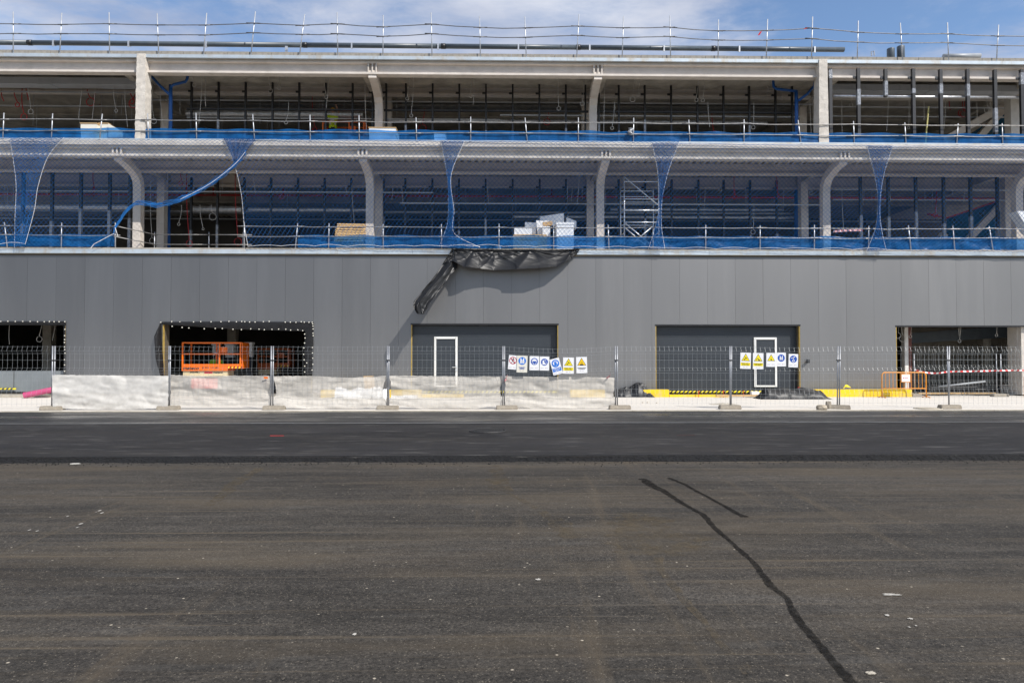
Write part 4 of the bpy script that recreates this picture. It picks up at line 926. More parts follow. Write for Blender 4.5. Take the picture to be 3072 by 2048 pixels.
mk('roof_bracket', MB().bb(PX(850, Yp - .2), PX(858, Yp - .2), Yp - .25, Yp - .2, 14.1, 14.62).bb(PX(846, Yp - .2), PX(866, Yp - .2), Yp - .28, Yp - .18, 14.05, 14.2), K['galv'], label='upright metal bracket beside the dark roof pipe on the left', cat='bracket')
def mound(s, t):
    u = 1560 + 430 * s; a = P(u, 142, YW + 2.2); return (a.x, YW + 2.0 + 1.2 * t, 14.0 + .98 * math.sin(math.pi * t) * (.7 + .3 * math.sin(s * 7)) * min(1, 6 * s, 6 * (1 - s)))
mk('roof_insulation', MB().grid(mound, 40, 10), K['box'], smooth=True, label='white membrane bundle showing above the dark roof pipe', cat='membrane')
for k, (u, v) in enumerate(((2283, 95), (2420, 84))):
    a = P(u, v, YW - .08); b = MB()
    b.grid(lambda s, t: (a.x + .07 * (s - .5) - .1 * t, a.y + .02 * math.sin(5 * s), a.z - (.16 if k == 0 else .06) * t), 4, 6)
    mk('ribbon_scrap', b, K['redp'], label='red ribbon scrap tied to the roof rail, ' + ('hanging loose' if k == 0 else 'beside a post'), cat='ribbon')

# ================================================================ THINGS ON THE UPPER FLOORS
# scaffold tower
Ya, Yb2 = YW + 1.0, YW + 1.75
st = thing('scaffold_tower', (PX(1920, Ya, 700), Ya, ZF1), 'aluminium scaffold tower with rungs and diagonal braces behind the net', 'scaffold')
zt = P(1873, 530, Ya).z; xl, xr = PX(1873, Ya, 640), PX(1976, Ya, 640)
xbl, xbr = PX(1862, Yb2, 640), PX(1960, Yb2, 640)
for x, y, zz in ((xl, Ya, zt), (xr, Ya, zt - .1), (xbl, Yb2, zt - .3), (xbr, Yb2, zt - .35)): mk('upright', MB().tube([(x, y, ZF1), (x, y, zz)], .026, 8), K['alu'], st, smooth=True)
for yc in (487, 640, 740, 845):
    z = P(1920, M3(0, yc)[1], Ya).z; mk('rung', MB().tube([(xl, Ya - .03, z), (xr, Ya - .03, z)], .024 if yc != 740 else .036, 8), K['alu'], st, smooth=True)
for yc in (570, 620, 668, 870):
    z = P(1920, M3(0, yc)[1], Yb2).z; mk('rung', MB().tube([(xbl, Yb2 - .03, z), (xbr, Yb2 - .03, z)], .022, 8), K['alu'], st, smooth=True)
for p, q, y in (((1040, 445), (1332, 690), Ya - .06), ((1045, 850), (1295, 1062), Ya - .06), ((1030, 880), (1240, 1060), Yb2 - .06), ((1300, 870), (1070, 1060), Yb2 - .1)):
    mk('brace', MB().tube([P(*M3(*p), y), P(*M3(*q), y)], .023, 8), K['alu'], st, smooth=True)
for y in (ZF1 + .9, ZF1 + 1.9): 
    for x, xb_ in ((xl, xbl), (xr, xbr)): mk('side_rung', MB().tube([(x, Ya, y), (xb_, Yb2, y)], .02, 6), K['alu'], st, smooth=True)
# boxes on floor 1   (native pixels)
S5 = lambda x, y: (1480 + x / 4.356, 560 + y / 4.356)
def board(name, q, Y, th, m, label, cat, tape=None, ground=None):
    b = MB().prism([P(*S5(*p), Y) for p in q], (0, th, 0)); t = thing(name, P(*S5(*q[0]), Y), label, cat) if tape else None
    if not tape: return mk(name, b, m, label=label, cat=cat)
    mk('carton', b, m, t); return t
bx = thing('white_box', (PX(1695, YW + .7, 700), YW + .7, ZF1), 'tall white carton behind the net, right of the stacked boards', 'box')
x0, x1 = PX(1670, YW + .7, 700), PX(1721, YW + .7, 700); zt = P(1695, 674, YW + .7).z
mk('carton', MB().bb(x0, x1, YW + .7, YW + 1.4, ZF1, zt), K['box'], bx); mk('lid', MB().bb(x0 - .015, x1 + .015, YW + .685, YW + 1.415, zt + .002, zt + .1), K['box'], bx)
board('white_board', ((610, 390), (920, 345), (925, 480), (620, 520)), YW + 1.6, .4, K['box'], 'white board lying aslant on top of the boxes', 'board')
board('white_board', ((955, 400), (1085, 450), (1085, 545), (955, 475)), YW + 1.7, .5, K['box'], 'white board sloping down at the right of the box pile', 'board')
board('white_board', ((560, 440), (725, 440), (700, 800), (600, 800)), YW + 1.5, .3, K['box'], 'white upright sheet leaning in the middle of the box pile', 'board')
board('white_board', ((645, 465), (775, 450), (770, 500), (650, 515)), YW + 1.2, .15, K['card'], 'cream tray standing on the middle of the box pile', 'board')
board('white_board', ((640, 515), (740, 520), (755, 800), (660, 800)), YW + 1.1, .35, K['box'], 'narrow white carton below the cream tray', 'box')
zb_ = P(*S5(300, 625), YW + 1.0).z
mk('white_box', MB().bb(PX(1543, YW + 1.0, 690), PX(1596, YW + 1.0, 690), YW + 1.0, YW + 1.6, zb_, P(1570, 682, YW + 1.0).z), K['box'], label='low white box at the left of the box pile', cat='box')
mk('timber_stack', MB().bb(PX(1540, YW + 1.0, 690), PX(1640, YW + 1.0, 690), YW + .95, YW + 1.7, ZF1, zb_ - .004), K['wood'], label='low wooden platform carrying the white boxes', cat='platform')
board('white_box', ((415, 462), (560, 470), (560, 620), (415, 620)), YW + 1.7, .4, K['box'], 'white box standing behind the low left box', 'box')
mk('white_bucket', MB().tube([(PX(1496, YW + .5, 735), YW + .5, ZF1), (PX(1496, YW + .5, 735), YW + .5, ZF1 + .27)], [.1, .115], 14), K['box'], smooth=True, label='small white bucket behind the first floor sheeting', cat='bucket')
# pallets on floor 1
def pallet(c, rot, label):
    t = thing('pallet', c, label, 'pallet', 'leaning pallets'); t.rotation_euler = rot
    for k in range(7): mk('deck_board', MB().bb(-.6, .6, -.02, .002, k * .118, k * .118 + .068), K['wood'], t, local=True)
    for xx in (-.58, -.05, .48): mk('stringer', MB().bb(xx, xx + .1, .004, .1, 0, .79), K['wood'], t, local=True)
    for k in range(3): mk('bottom_board', MB().bb(-.6, .6, .102, .12, k * .35, k * .35 + .09), K['wood'], t, local=True)
    return t
a = P(1050, 712, YW + .7)
for k, (dz, an, lb) in enumerate(((.0, .55, 'lower tilted wooden pallet behind the net beside the curved column'), (.12, .42, 'upper tilted wooden pallet on top of the other pallet'))):
    pallet((a.x - .02 + .05 * k, YW + .55 + .1 * k, ZF1 + .40 + dz), (-an, 0, R(4)), lb)
mk('pallet_support', MB().bb(a.x - .55, a.x + .55, YW + .6, YW + 1.2, ZF1, ZF1 + .40), K['card'], label='cardboard load under the tilted pallets', cat='box')
# floor 2 loads
def crate(u0, u1, v, Y, d, label, m=K['box']):
    x0, x1 = PX(u0, Y, v), PX(u1, Y, v); z = P((u0 + u1) / 2, v, Y).z
    t = thing('wrapped_load', ((x0 + x1) / 2, Y, ZF2), label, 'load')
    n = 3
    for k in range(n):
        za = ZF2 + (z - ZF2) * k / n; zc = ZF2 + (z - ZF2) * (k + 1) / n
        mk('layer', MB().bb(x0 + .01 * (k % 2), x1 - .01 * (k % 2), Y + .01 * (k % 2), Y + d, za, zc - .01), m, t)
    mk('top_sheet', MB().bb(x0 - .02, x1 + .02, Y - .02, Y + d + .02, z - .008, z + .03), K['card'], t)
crate(242, 290, 371, YW + .9, 1.0, 'pale stack of crates on the top floor at the left', K['scrm'])
crate(297, 325, 371, YW + 1.1, 1.0, 'second pale stack of crates beside the sloping cover', K['scrm'])
b = MB().prism([P(325, 371, YW + 1.0), P(370, 396, YW + 1.0), P(370, 412, YW + 1.0), P(325, 412, YW + 1.0)], (0, .8, 0)); mk('sloping_cover', b, K['scrm'], label='sloping pale cover right of the crate stacks on the top floor', cat='cover')
crate(1107, 1187, 384, YW + .5, 1.0, 'large white wrapped load behind the blue sheeting by the curved column')
crate(1302, 1336, 399, YW + .5, .6, 'small white carton behind the blue sheeting on the top floor')
mk('yellow_prop', MB().tube([P(2786, 320, YW + .9), P(2776, 430, YW + .9)], .03, 8), mat('prop_yellow', (.65, .58, .22), .5), label='thin pale yellow prop leaning on the top floor at the right', cat='prop')
mk('plastic_bag', MB().grid(lambda s, t: P(1885 + 14 * s + 3 * math.sin(t * 9), 384 + 22 * t, YW - .22 - .08 * math.sin(math.pi * s) * math.sin(math.pi * t) + .03 * noise.noise(Vector((s * 6, t * 6, 0)))), 8, 8), K['wrap'], smooth=True, label='crumpled clear plastic bag hanging on the top floor guardrail', cat='bag')

# ================================================================ PEOPLE
def person(name, base, face, label, vest, helmet, arms, lean=0.0, legs='stand', h=1.76):
    """skin-grown figure; local frame: +y forward, x right"""
    k = h / 1.76; J = {}; E = []; Rr = {}
    def jn(n, p, r, par=None):
        p = Vector(p)
        if p.z > .95: p.y += (p.z - .95) * lean
        J[n] = p * k; Rr[n] = r * k
        if par: E.append((par, n))
    jn('pel', (0, 0, .95), .135); jn('sp', (0, 0, 1.13), .125, 'pel'); jn('ch', (0, 0, 1.32), .145, 'sp'); jn('nk', (0, .01, 1.49), .058, 'ch'); jn('hd', (0, .03, 1.60), .09, 'nk'); jn('tp', (0, .03, 1.70), .08, 'hd'); jn('nose', (0, .115, 1.605), .018, 'hd')
    for s, n in ((-1, 'l'), (1, 'r')):
        jn('sh' + n, (s * .19, 0, 1.42), .07, 'ch')
        el, wr = arms[0 if s < 0 else 1]
        jn('el' + n, el, .048, 'sh' + n); jn('wr' + n, wr, .034, 'el' + n)
        d = (Vector(wr) - Vector(el)).normalized(); o = d.orthogonal().normalized()
        jn('pm' + n, Vector(wr) + d * .07, .036, 'wr' + n)
        for q in range(4): jn('f%d' % q + n, Vector(wr) + d * (.11 + .01 * (q in (1, 2))) + o * (.024 * (q - 1.5)), .010, 'pm' + n); jn('g%d' % q + n, Vector(wr) + d * (.15 + .012 * (q in (1, 2))) + o * (.022 * (q - 1.5)) + Vector((0, .012, -.012)), .008, 'f%d' % q + n)
        jn('th' + n, Vector(wr) + d * .07 + o * .055, .011, 'pm' + n)
        jn('hp' + n, (s * .095, 0, .90), .10, 'pel')
        if legs == 'stand': kn, an, te = (s * .11, .02, .50), (s * .12, -.01, .09), (s * .13, .15, .04)
        else: kn, an, te = (s * .13, .16, .52), (s * .13, 0, .09), (s * .14, .15, .04)
        jn('kn' + n, kn, .07, 'hp' + n); jn('an' + n, an, .048, 'kn' + n); jn('te' + n, te, .04, 'an' + n)
    names = list(J); me = bpy.data.meshes.new('tmp'); me.from_pydata([J[n] for n in names], [(names.index(a), names.index(c)) for a, c in E], [])
    ob = bpy.data.objects.new('tmp', me); C.objects.link(ob); sk = ob.modifiers.new('s', 'SKIN'); su = ob.modifiers.new('d', 'SUBSURF'); su.levels = su.render_levels = 1
    for i, n in enumerate(names): me.skin_vertices[0].data[i].radius = (Rr[n] * (1.25 if n in ('ch', 'sp', 'pel') else 1), Rr[n] * (.8 if n in ('ch', 'sp', 'pel') else 1))
    me.skin_vertices[0].data[0].use_root = True
    dg = bpy.context.evaluated_depsgraph_get(); dg.update(); bm2 = bpy.data.meshes.new_from_object(ob.evaluated_get(dg)); bm2.name = 'body'
    bpy.data.objects.remove(ob); bm2.materials.clear()
    for m in (K['navy'], K['skin']): bm2.materials.append(m)
    wr = [J['wrl'], J['wrr']]
    for p in bm2.polygons:
        c = p.center; p.use_smooth = True
        p.material_index = 1 if c.z > 1.47 * k or min((c - q).length for q in wr) < .04 or any((c - J['pm' + n]).length < .1 for n in 'lr') else 0
    t = thing(name, base, label, 'person'); t.rotation_euler = (0, 0, face)
    link('body', bm2, t, local=True)
    vb = MB(); vb.mat(0); bmx = bm2
    ids = {}
    lo_, hi = .86 * k, 1.45 * k; off = .018
    for p in bmx.polygons:
        c = p.center
        if lo_ < c.z < hi and abs(c.x) < .27 * k and (c - wr[0]).length > .2 and (c - wr[1]).length > .2 and min((c - J['ell']).length, (c - J['elr']).length) > .12:
            f = []
            for vi in p.vertices:
                if vi not in ids: ids[vi] = len(vb.v); vv = bmx.vertices[vi]; vb.v.append(tuple(vv.co + vv.normal * off))
                f.append(ids[vi])
            vb.f.append(tuple(f)); vb.m.append(1 if abs(c.z - 1.02 * k) < .03 or abs(c.z - 1.2 * k) < .03 else 0)
    mk('vest', vb, [vest, K['refl']], t, local=True, smooth=True)
    hb = MB(); hc = J['tp'] + Vector((0, 0, -.02)); pts = []
    hb.grid(lambda s, u: hc + Vector((.135 * math.cos(2 * math.pi * s) * math.cos(u * 1.55), (.155 + (.05 if math.sin(2 * math.pi * s) > .3 and u == 0 else 0)) * math.sin(2 * math.pi * s) * math.cos(u * 1.55), -.02 + .15 * math.sin(u * 1.55))), 20, 7)
    mk('helmet', hb, helmet, t, local=True, smooth=True)
    return t

# ================================================================ SCISSOR LIFT
S1 = lambda x, y: (440 + x / 4.523, 940 + y / 4.523)
def text(body, size, m, parent, at, sx=1.0, shear=0.0, align='LEFT', bold=0.0, name='lettering', local=False, rot=None):
    cu = bpy.data.curves.new('t', 'FONT'); cu.body = body; cu.size = size; cu.shear = shear; cu.align_x = align; cu.align_y = 'CENTER'; cu.offset = bold; cu.extrude = .0006; cu.resolution_u = 3
    ob = bpy.data.objects.new('t', cu); C.objects.link(ob); dg = bpy.context.evaluated_depsgraph_get(); dg.update()
    me = bpy.data.meshes.new_from_object(ob.evaluated_get(dg)); bpy.data.objects.remove(ob)
    me.materials.clear(); me.materials.append(m)
    me.transform(Matrix.Rotation(math.pi / 2, 4, 'X') @ Matrix.Diagonal((sx, 1, 1, 1)))
    return link(name, me, parent, at, local)
def lift(Y, u0, u1, lab, zdeck, ztop, full=True, m=K['orange'], floor=0.05, depth=.85):
    x0, x1 = PX(u0, Y, 1090), PX(u1, Y, 1090); t = thing('scissor_lift', ((x0 + x1) / 2, Y, floor), lab, 'lift')
    zs = zdeck - .2
    mk('platform_skirt', MB().bb(x0, x1, Y, Y + depth, zs, zdeck), m, t)
    W = .026; xe = x1 + .58
    pk = link('guard_cage', None, t, (x0, Y, zdeck))
    for y in (Y + W, Y + depth - W):
        for z in (ztop, (ztop + zdeck) / 2 + .02): mk('cage_rail', MB().bb(x0, xe, y - W, y + W, z - W, z + W), m, pk)
        mk('toe_rail', MB().bb(x0, xe, y - W * .6, y + W * .6, zdeck + .002, zdeck + .09), m, pk)
        for x in (x0 + W, x0 + .45 * (xe - x0) if y > Y + .1 else x0 + .63 * (xe - x0), xe - W - .02): mk('cage_post', MB().bb(x - W, x + W, y - W + .001, y + W - .001, zdeck, ztop - W), m, pk)
    for x in (x0 + .05, xe - .05):
        for z in (ztop - .001, (ztop + zdeck) / 2 + .021): mk('cage_rail', MB().bb(x - W, x + W, Y + 2 * W, Y + depth - 2 * W, z - W, z + W), m, pk)
    mk('end_gate', MB().bb(xe + .002, xe + .03, Y + .05, Y + depth - .05, zdeck - .02, ztop + .01), m, pk)
    if not full: return t, x0, x1
    mk('control_box', MB().bb(x0 + .62 * (xe - x0) + .04, x0 + .62 * (xe - x0) + .3, Y + .06, Y + .2, ztop - .42, ztop - .18), m, t)
    ext = mk('extension_deck', MB().bb(x1 + .004, xe + .02, Y + .02, Y + depth - .02, zdeck - .1, zdeck), m, t)
    for k in range(8):
        xx = x1 + .02 + k * .075; mk('hazard_stripe', MB().prism([(xx, Y + .012, zdeck - .095), (xx + .035, Y + .012, zdeck - .095), (xx + .065, Y + .012, zdeck - .01), (xx + .03, Y + .012, zdeck - .01)], (0, .004, 0)), K['black'] if k % 2 else K['syel'], ext)
    zc = zs - .01
    mk('scissor_cover', MB().bb(x0 + .04, x1 - .03, Y + .05, Y + depth - .05, zc - .24, zc), K['cream'], t)
    mk('chassis', MB().bb(x0 + .05, x1 + .05, Y + .08, Y + depth - .08, floor + .18, zc - .26), K['navy'], t)
    mk('battery_door', MB().bb(x0 + .38, x1 - .42, Y + .05, Y + .078, floor + .25, zc - .30), K['redp'], t)
    for xx in (x0 + .22, x1 - .12):
        for yy in (Y + .12, Y + depth - .12):
            wl = link('wheel', None, t, (xx, yy, floor + .2)); mk('tyre', MB().tube([(xx, yy - .08, floor + .2), (xx, yy + .08, floor + .2)], .2, 20), K['rubber'], wl); mk('rim', MB().tube([(xx, yy - .095, floor + .2), (xx, yy - .082, floor + .2)], .10, 16), K['galvd'], wl)
    return t, x0, x1
Yl = YW + .75
zd, zt = P(620, 1098, Yl).z, P(620, 1028, Yl).z
lf, lx0, lx1 = lift(Yl, 545, 682, 'bright orange scissor lift in the tarp lined doorway', zd, zt)
text('mateco', .19, K['black'], lf, (lx0 + .05, Yl - .003, zd - .085), 1.15, .25, bold=.006)
text('902 119 682', .115, K['black'], lf, (lx0 + .96, Yl - .003, zd - .07), .98, 0, bold=.001)
text('\u260e', .09, K['black'], lf, (lx0 + .835, Yl - .003, zd - .07), .7)
text('alquila...', .115, K['black'], lf, (lx0 + .32, Yl + .047, zd - .245), 1.15, .25, bold=.003)
text('mateco', .115, K['black'], lf, (lx0 + 1.28, Yl + .047, zd - .262), 1.15, .25, bold=.004)
mk('red_logo', MB().bb(lx0 + .92, lx0 + 1.26, Yl + .046, Yl + .0495, zd - .31, zd - .23), K['sred'], lf)
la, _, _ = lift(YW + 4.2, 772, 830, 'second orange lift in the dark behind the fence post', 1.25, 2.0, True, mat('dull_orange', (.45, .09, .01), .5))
person('person', (PX(650, YW + 1.85, 1080), YW + 1.85, .05), R(200), 'worker in green hi-vis vest and grey helmet behind the orange lift', K['hivg'], K['hgrey'], (((-.3, .05, 1.15), (-.26, .3, 1.05)), ((.3, .05, 1.15), (.25, .3, 1.08))), .25)
person('person', (PX(498, YW + .9, 1090), YW + .9, .05), R(120), 'worker in hi-vis vest half hidden at the left jamb of the tarped doorway', K['hiv'], K['hyel'], (((-.27, .0, 1.15), (-.26, .2, .95)), ((.27, .0, 1.15), (.25, .2, .95))), .15, h=1.55)
# hanging cabinets in the doorway
def cab(u0, u1, v0, v1, Y, label): mk('wall_cabinet', MB().bb(PX(u0, Y, 1050), PX(u1, Y, 1050), Y, Y + .3, P(u0, v1, Y).z, P(u0, v0, Y).z).bb(PX(u0 - 2, Y, 1050), PX(u1 + 2, Y, 1050), Y - .03, Y + .33, P(u0, v0 + 6, Y).z, P(u0, v0, Y).z + .01), K['box'], label=label, cat='cabinet')
cab(637, 654, 1030, 1066, YW + 3.4, 'cream cabinet standing left behind the cage of the orange lift')
cab(676, 700, 1030, 1072, YW + 3.4, 'white cabinet behind the right part of the orange lift cage')
cab(736, 755, 1027, 1070, YW + 3.2, 'white cabinet right of the orange lift in the dark doorway')
for i, (u0, u1, Y) in enumerate(((637, 654, YW + 3.4), (676, 700, YW + 3.4), (736, 755, YW + 3.2))):
    mk('cabinet_stand', MB().bb(PX(u0, Y, 1050) + .03, PX(u1, Y, 1050) - .03, Y + .02, Y + .28, .05, P(u0, (1066, 1072, 1070)[i], Y).z - .003), K['navy'], label='dark stand under the ' + ('cream cabinet behind the lift', 'white cabinet behind the lift cage', 'white cabinet right of the lift')[i], cat='stand')
# worker and lift on the top floor
Yt = YW + 3.2
l2, ax0, ax1 = lift(Yt, 962, 1052, 'orange lift cage on the top floor under the ceiling', 11.40, P(1010, 365, Yt).z, True, floor=ZF2)
person('person', (PX(999, Yt + .45, 350), Yt + .45, 11.40), R(-170), 'worker in yellow hi-vis vest and helmet standing in the lift on the top floor', K['hiv'], K['hyel'], (((-.32, .1, 1.5), (-.2, .25, 1.75)), ((.3, .1, 1.2), (.28, .3, 1.25))), .1, h=1.70)

# ================================================================ TARPAULINS
S4 = lambda x, y: (1200 + x / 4.021, 730 + y / 4.021)
tp = thing('black_tarpaulin', (PX(1530, YW), YW - .1, 5.95), 'black plastic tarpaulin hanging from the slab edge with a loose twisted tail', 'tarpaulin')
tops = [(620, 80), (700, 72), (880, 82), (1060, 76), (1250, 86), (1540, 82), (1800, 88), (2000, 84), (2165, 68)]
bots = [(520, 235, .25), (640, 215, .3), (780, 285, .62), (940, 300, .45), (1120, 322, .32), (1400, 315, .42), (1700, 296, .56), (1900, 275, .42), (2050, 190, .2), (2150, 110, .08)]
def interp(tab, s):
    k = s * (len(tab) - 1); i = min(len(tab) - 2, int(k)); f = k - i; f = f * f * (3 - 2 * f) if len(tab[0]) > 2 else f
    return [a * (1 - f) + c * f for a, c in zip(tab[i], tab[i + 1])]
pins = [.05, .26, .44, .64, .97]
def tarpf(s, t):
    a = interp(tops, s); c = interp(bots, s); so_ = c[2]
    off = .12 + so_ * (t ** 1.3)
    p = P(*S4(a[0] * (1 - t) + c[0] * t, a[1] * (1 - t) + c[1] * t), YW - off)
    d = 1e9; 
    fold = 0
    for q in pins:
        an = math.atan2((s - q) * 2.2, t + .04); rr = math.hypot((s - q) * 3.2, t)
        fold += math.exp(-abs(s - q) * 9) * math.sin(an * 13 + q * 40) * min(1, rr * 2) * .05
    for q in pins:
        an = math.atan2((s - q) * 2.2, t + .03)
        fold -= math.exp(-abs(s - q) * 6) * (1 - abs(math.sin(an * 6.5 + q * 31))) ** 3 * .05 * min(1, t * 4)
    fold += .012 * math.sin((s * 24 + t * 4) + 3 * fbm(s * 4, t, 2, 1)) * t
    fold += .05 * fbm(s * 6, t * 1.3, 3, 1.0) + .012 * fbm(s * 22 - t * 6, t * 3, 8, 1.0)
    if s < .09 or s > .9: fold += .06 * fbm(s * 60, t * 6, 1, 1)
    p.y += fold
    return p
mk('sheet', MB().grid(tarpf, 260, 44), K['tarp'], tp, smooth=True)
# rolled top hem
mk('hem_roll', MB().tube([P(*S4(*interp(tops, i / 80)), YW - .13) + Vector((0, .02 * fbm(i * .2, 0, 0), .015 * fbm(i * .3, 4, 0))) for i in range(81)], [.035 + .02 * abs(noise.noise(Vector((i * .35, 0, 0)))) for i in range(81)], 8), K['tarp'], tp, smooth=True)
tl = [((540, 210), (690, 190), .18), ((500, 270), (690, 290), .35), ((400, 420), (610, 390), .7), ((280, 560), (500, 540), 1.0), ((170, 700), (390, 680), 1.22), ((165, 750), (330, 790), 1.32), ((210, 850), (300, 850), 1.35)]
def tailf(s, t):
    k = t * (len(tl) - 1); i = min(len(tl) - 2, int(k)); f = k - i
    A = [tl[i][0][q] * (1 - f) + tl[i + 1][0][q] * f for q in (0, 1)]; Cq = [tl[i][1][q] * (1 - f) + tl[i + 1][1][q] * f for q in (0, 1)]; so_ = tl[i][2] * (1 - f) + tl[i + 1][2] * f
    a2 = s * 2 * math.pi; w_ = .5 - .5 * math.cos(a2 / 2 * 1.0) ; ww = .5 - .5 * math.cos(a2)
    ss = .5 - .5 * math.cos(math.pi * s * 2) if False else (s * 2 if s < .5 else 2 - s * 2)
    p = P(*S4(A[0] * (1 - ss) + Cq[0] * ss, A[1] * (1 - ss) + Cq[1] * ss), YW - so_)
    dep = .13 * math.sin(a2) * (1 - .35 * t)
    p.y += -dep + .05 * math.sin(s * 15 + t * 3) + .05 * fbm(s * 4, t * 3, 4, 1.0) + .015 * fbm(s * 12, t * 7, 2, 1) - .05 * (1 - abs(math.sin(s * 9.5 + t * 2.2))) ** 4 + .04 * (1 - abs(math.sin(s * 7 - t * 3 + 1))) ** 4
    p.x += .04 * fbm(s * 3, t * 6, 9, 1.2)
    return p
mk('tail', MB().grid(tailf, 110, 110), K['tarp'], tp, smooth=True)
# doorway linings
stp = MB().bb(-.02, .02, -.006, .006, -.018, .018).mesh('staple_washer', K['scrm'])
def lining(label, strips, dots):
    t = thing('black_lining', P(*dots[0], YW), label, 'tarpaulin')
    for a, c, off, nu, nv in strips:
        def f(s, v, a=a, c=c, off=off):
            A = interp([(q[0], q[1]) for q in a], s); Cc = interp([(q[0], q[1]) for q in c], s)
            p = P(A[0] * (1 - v) + Cc[0] * v, A[1] * (1 - v) + Cc[1] * v, YW - .03)
            p.y -= off * math.sin(math.pi * v) * math.sin(math.pi * min(1, max(0, s * .9 + .1))) + .03 * abs(fbm(s * 12, v * 3, off, 1)) ; return p
        mk('sheet', MB().grid(f, nu, nv), K['tarpd'], t, smooth=True)
    for (u, v) in dots:
        p = P(u + random.uniform(-1, 1), v + random.uniform(-.7, .7), YW - .045); o = mk('staple_washer', stp, None, t, at=p); o.rotation_euler = (0, random.uniform(-.5, .5), 0)
dots = [S1(x, y) for x, y in ((190, 118), (340, 110), (450, 113), (640, 114), (735, 111), (870, 110), (1010, 113), (1115, 107), (1215, 110), (1292, 112), (1335, 114), (1395, 117), (1467, 117), (1583, 112), (1663, 110), (1885, 118), (1948, 119), (2022, 118), (2100, 114), (2140, 117), (2200, 119), (2245, 122),
        (345, 173), (478, 188), (570, 198), (783, 206), (930, 206), (1030, 206), (1168, 215), (1285, 217), (1408, 211), (1523, 214), (1596, 220), (1697, 216), (1790, 210), (1890, 217), (1953, 225), (2055, 224), (2117, 233),
        (2145, 280), (2145, 332), (2140, 403), (2135, 470), (2130, 552), (2135, 628), (2170, 672), (2140, 712), (2145, 795), (2257, 145), (2257, 172), (2260, 208), (2260, 270), (2257, 303), (2253, 460), (2253, 535), (2253, 605), (2252, 687), (2247, 770), (197, 205), (135, 560))]
lining('black plastic lining stapled round the doorway of the orange lift', [
    ([S1(190, 115), S1(1200, 108), S1(2262, 118)], [S1(215, 150), S1(1200, 214), S1(2150, 240)], .03, 90, 6),
    ([S1(2262, 116), S1(2258, 450), S1(2245, 870)], [S1(2150, 240), S1(2135, 500), S1(2150, 870)], .03, 40, 5),
    ([S1(205, 118), S1(205, 350), S1(232, 700), S1(240, 860), S1(330, 1055)], [S1(180, 170), S1(110, 300), S1(140, 600), S1(215, 860), S1(290, 1040)], .30, 60, 8)], dots)
dots = [B1(x, 130) for x in (5, 72, 137, 202, 263, 333, 390, 433, 480, 522, 573)] + [B1(571, y) for y in (200, 255, 290, 315, 352, 378, 408, 468, 512, 567)] + [(u, 964) for u in (-30, -60, -90)]
lining('black plastic lining stapled round the left edge doorway', [
    ([(-100, 964), B1(576, 128)], [(-100, 973), B1(562, 156)], .02, 60, 4), ([B1(576, 128), B1(574, 600)], [B1(562, 156), B1(562, 600)], .01, 30, 3)], dots)
# tarps on the ground
def heap(u0, u1, v0, vtop, depth, seed, label, lump):
    a, c = G(u0, v0), G(u1, v0); y = a.y; H = P((u0 + u1) / 2, vtop, y).z
    def f(s, t):
        x = a.x + (c.x - a.x) * s; k = math.sin(math.pi * t) ** .55 if 0 < t < 1 else 0; e = lump(s, t)
        cre = abs(fbm(s * 3.2 + t, t * 2.5, seed, 1.0)) + .35 * abs(fbm(s * 8, t * 4 + s * 3, seed + 5, 1.0))
        z = H * e * k * (.78 + .32 * cre)
        return (x + .05 * fbm(s * 6, t * 4, seed + 3, 1), y + depth * (t - .2) + .06 * fbm(s * 6, t * 2, seed + 1, 1), max(.004, z))
    mk('black_tarpaulin', MB().grid(f, 120, 44), K['tarp'], smooth=True, label=label, cat='tarpaulin')
heap(1846, 1964, 1191, 1146, .9, 5, 'crumpled black tarpaulin heap on the paving beside the yellow kerb', lambda s, t: min(1, s * 12) * min(1, (1 - s) * 9) * (.62 + .5 * math.exp(-((s - .62) / .2) ** 2)) * (1 if s < .8 else .75))
heap(2278, 2494, 1197, 1160, .9, 9, 'long folded black tarpaulin lying flat before the dark door', lambda s, t: min(1, s * 8) * (1.0 - .25 * s) * min(1, (1 - s) * 8))

# ================================================================ KERBS, STRIPS AND LITTER BY THE WALL
Yk = YW - .55
def yk(u0, u1, v0, z1, label, dep=.25, y=Yk): mk('yellow_kerb', MB().bb(PX(u0, y, 1180), PX(u1, y, 1180), y, y + dep, 0, z1), K['yellow'], label=label, cat='kerb')
yk(1930, 2007, 0, .30, 'short tall yellow kerb left of the hazard strip', .35)
yk(2009, 2185, 0, .10, 'low yellow kerb under the hazard strip', .3)
yk(2447, 2736, 0, .30, 'long yellow kerb behind the crowd barrier', .35)
yk(962, 1090, 0, .30, 'yellow kerb seen through the cloth left of the first dark door', .35)
yk(1165, 1262, 0, .30, 'yellow kerb seen through the cloth at the first dark door', .35)
yk(1264, 1390, 0, .13, 'low yellow kerb seen through the cloth under the first dark door', .3)
yk(1711, 1815, 0, .30, 'yellow kerb seen through the cloth right of the first dark door', .35)
def hazard(u0, u1, y, z0, z1, label):
    x0, x1 = PX(u0, y, 1170), PX(u1, y, 1170); t = thing('hazard_strip', ((x0 + x1) / 2, y, z0), label, 'strip'); mk('strip', MB().bb(x0, x1, y, y + .04, z0, z1), K['syel'], t)
    x = x0; n = 0; h = z1 - z0; st_ = MB().prism([(0, 0, 0), (.085, 0, 0), (.085 + h, 0, h), (h, 0, h)], (0, -.003, 0)).mesh('stripe', K['black'])
    while x + .1 + h < x1: mk('stripe', st_, None, t, at=(x, y - .001, z0)); x += .17
hazard(2009, 2400, YW + .10, .15, .225, 'yellow and black hazard strip under the second dark door')
hazard(1262, 1672, YW + .10, .15, .225, 'yellow and black hazard strip under the first dark door')
hazard(-60, 46, YW + .16, .30, .36, 'yellow and black hazard strip on the dock plate at the left')
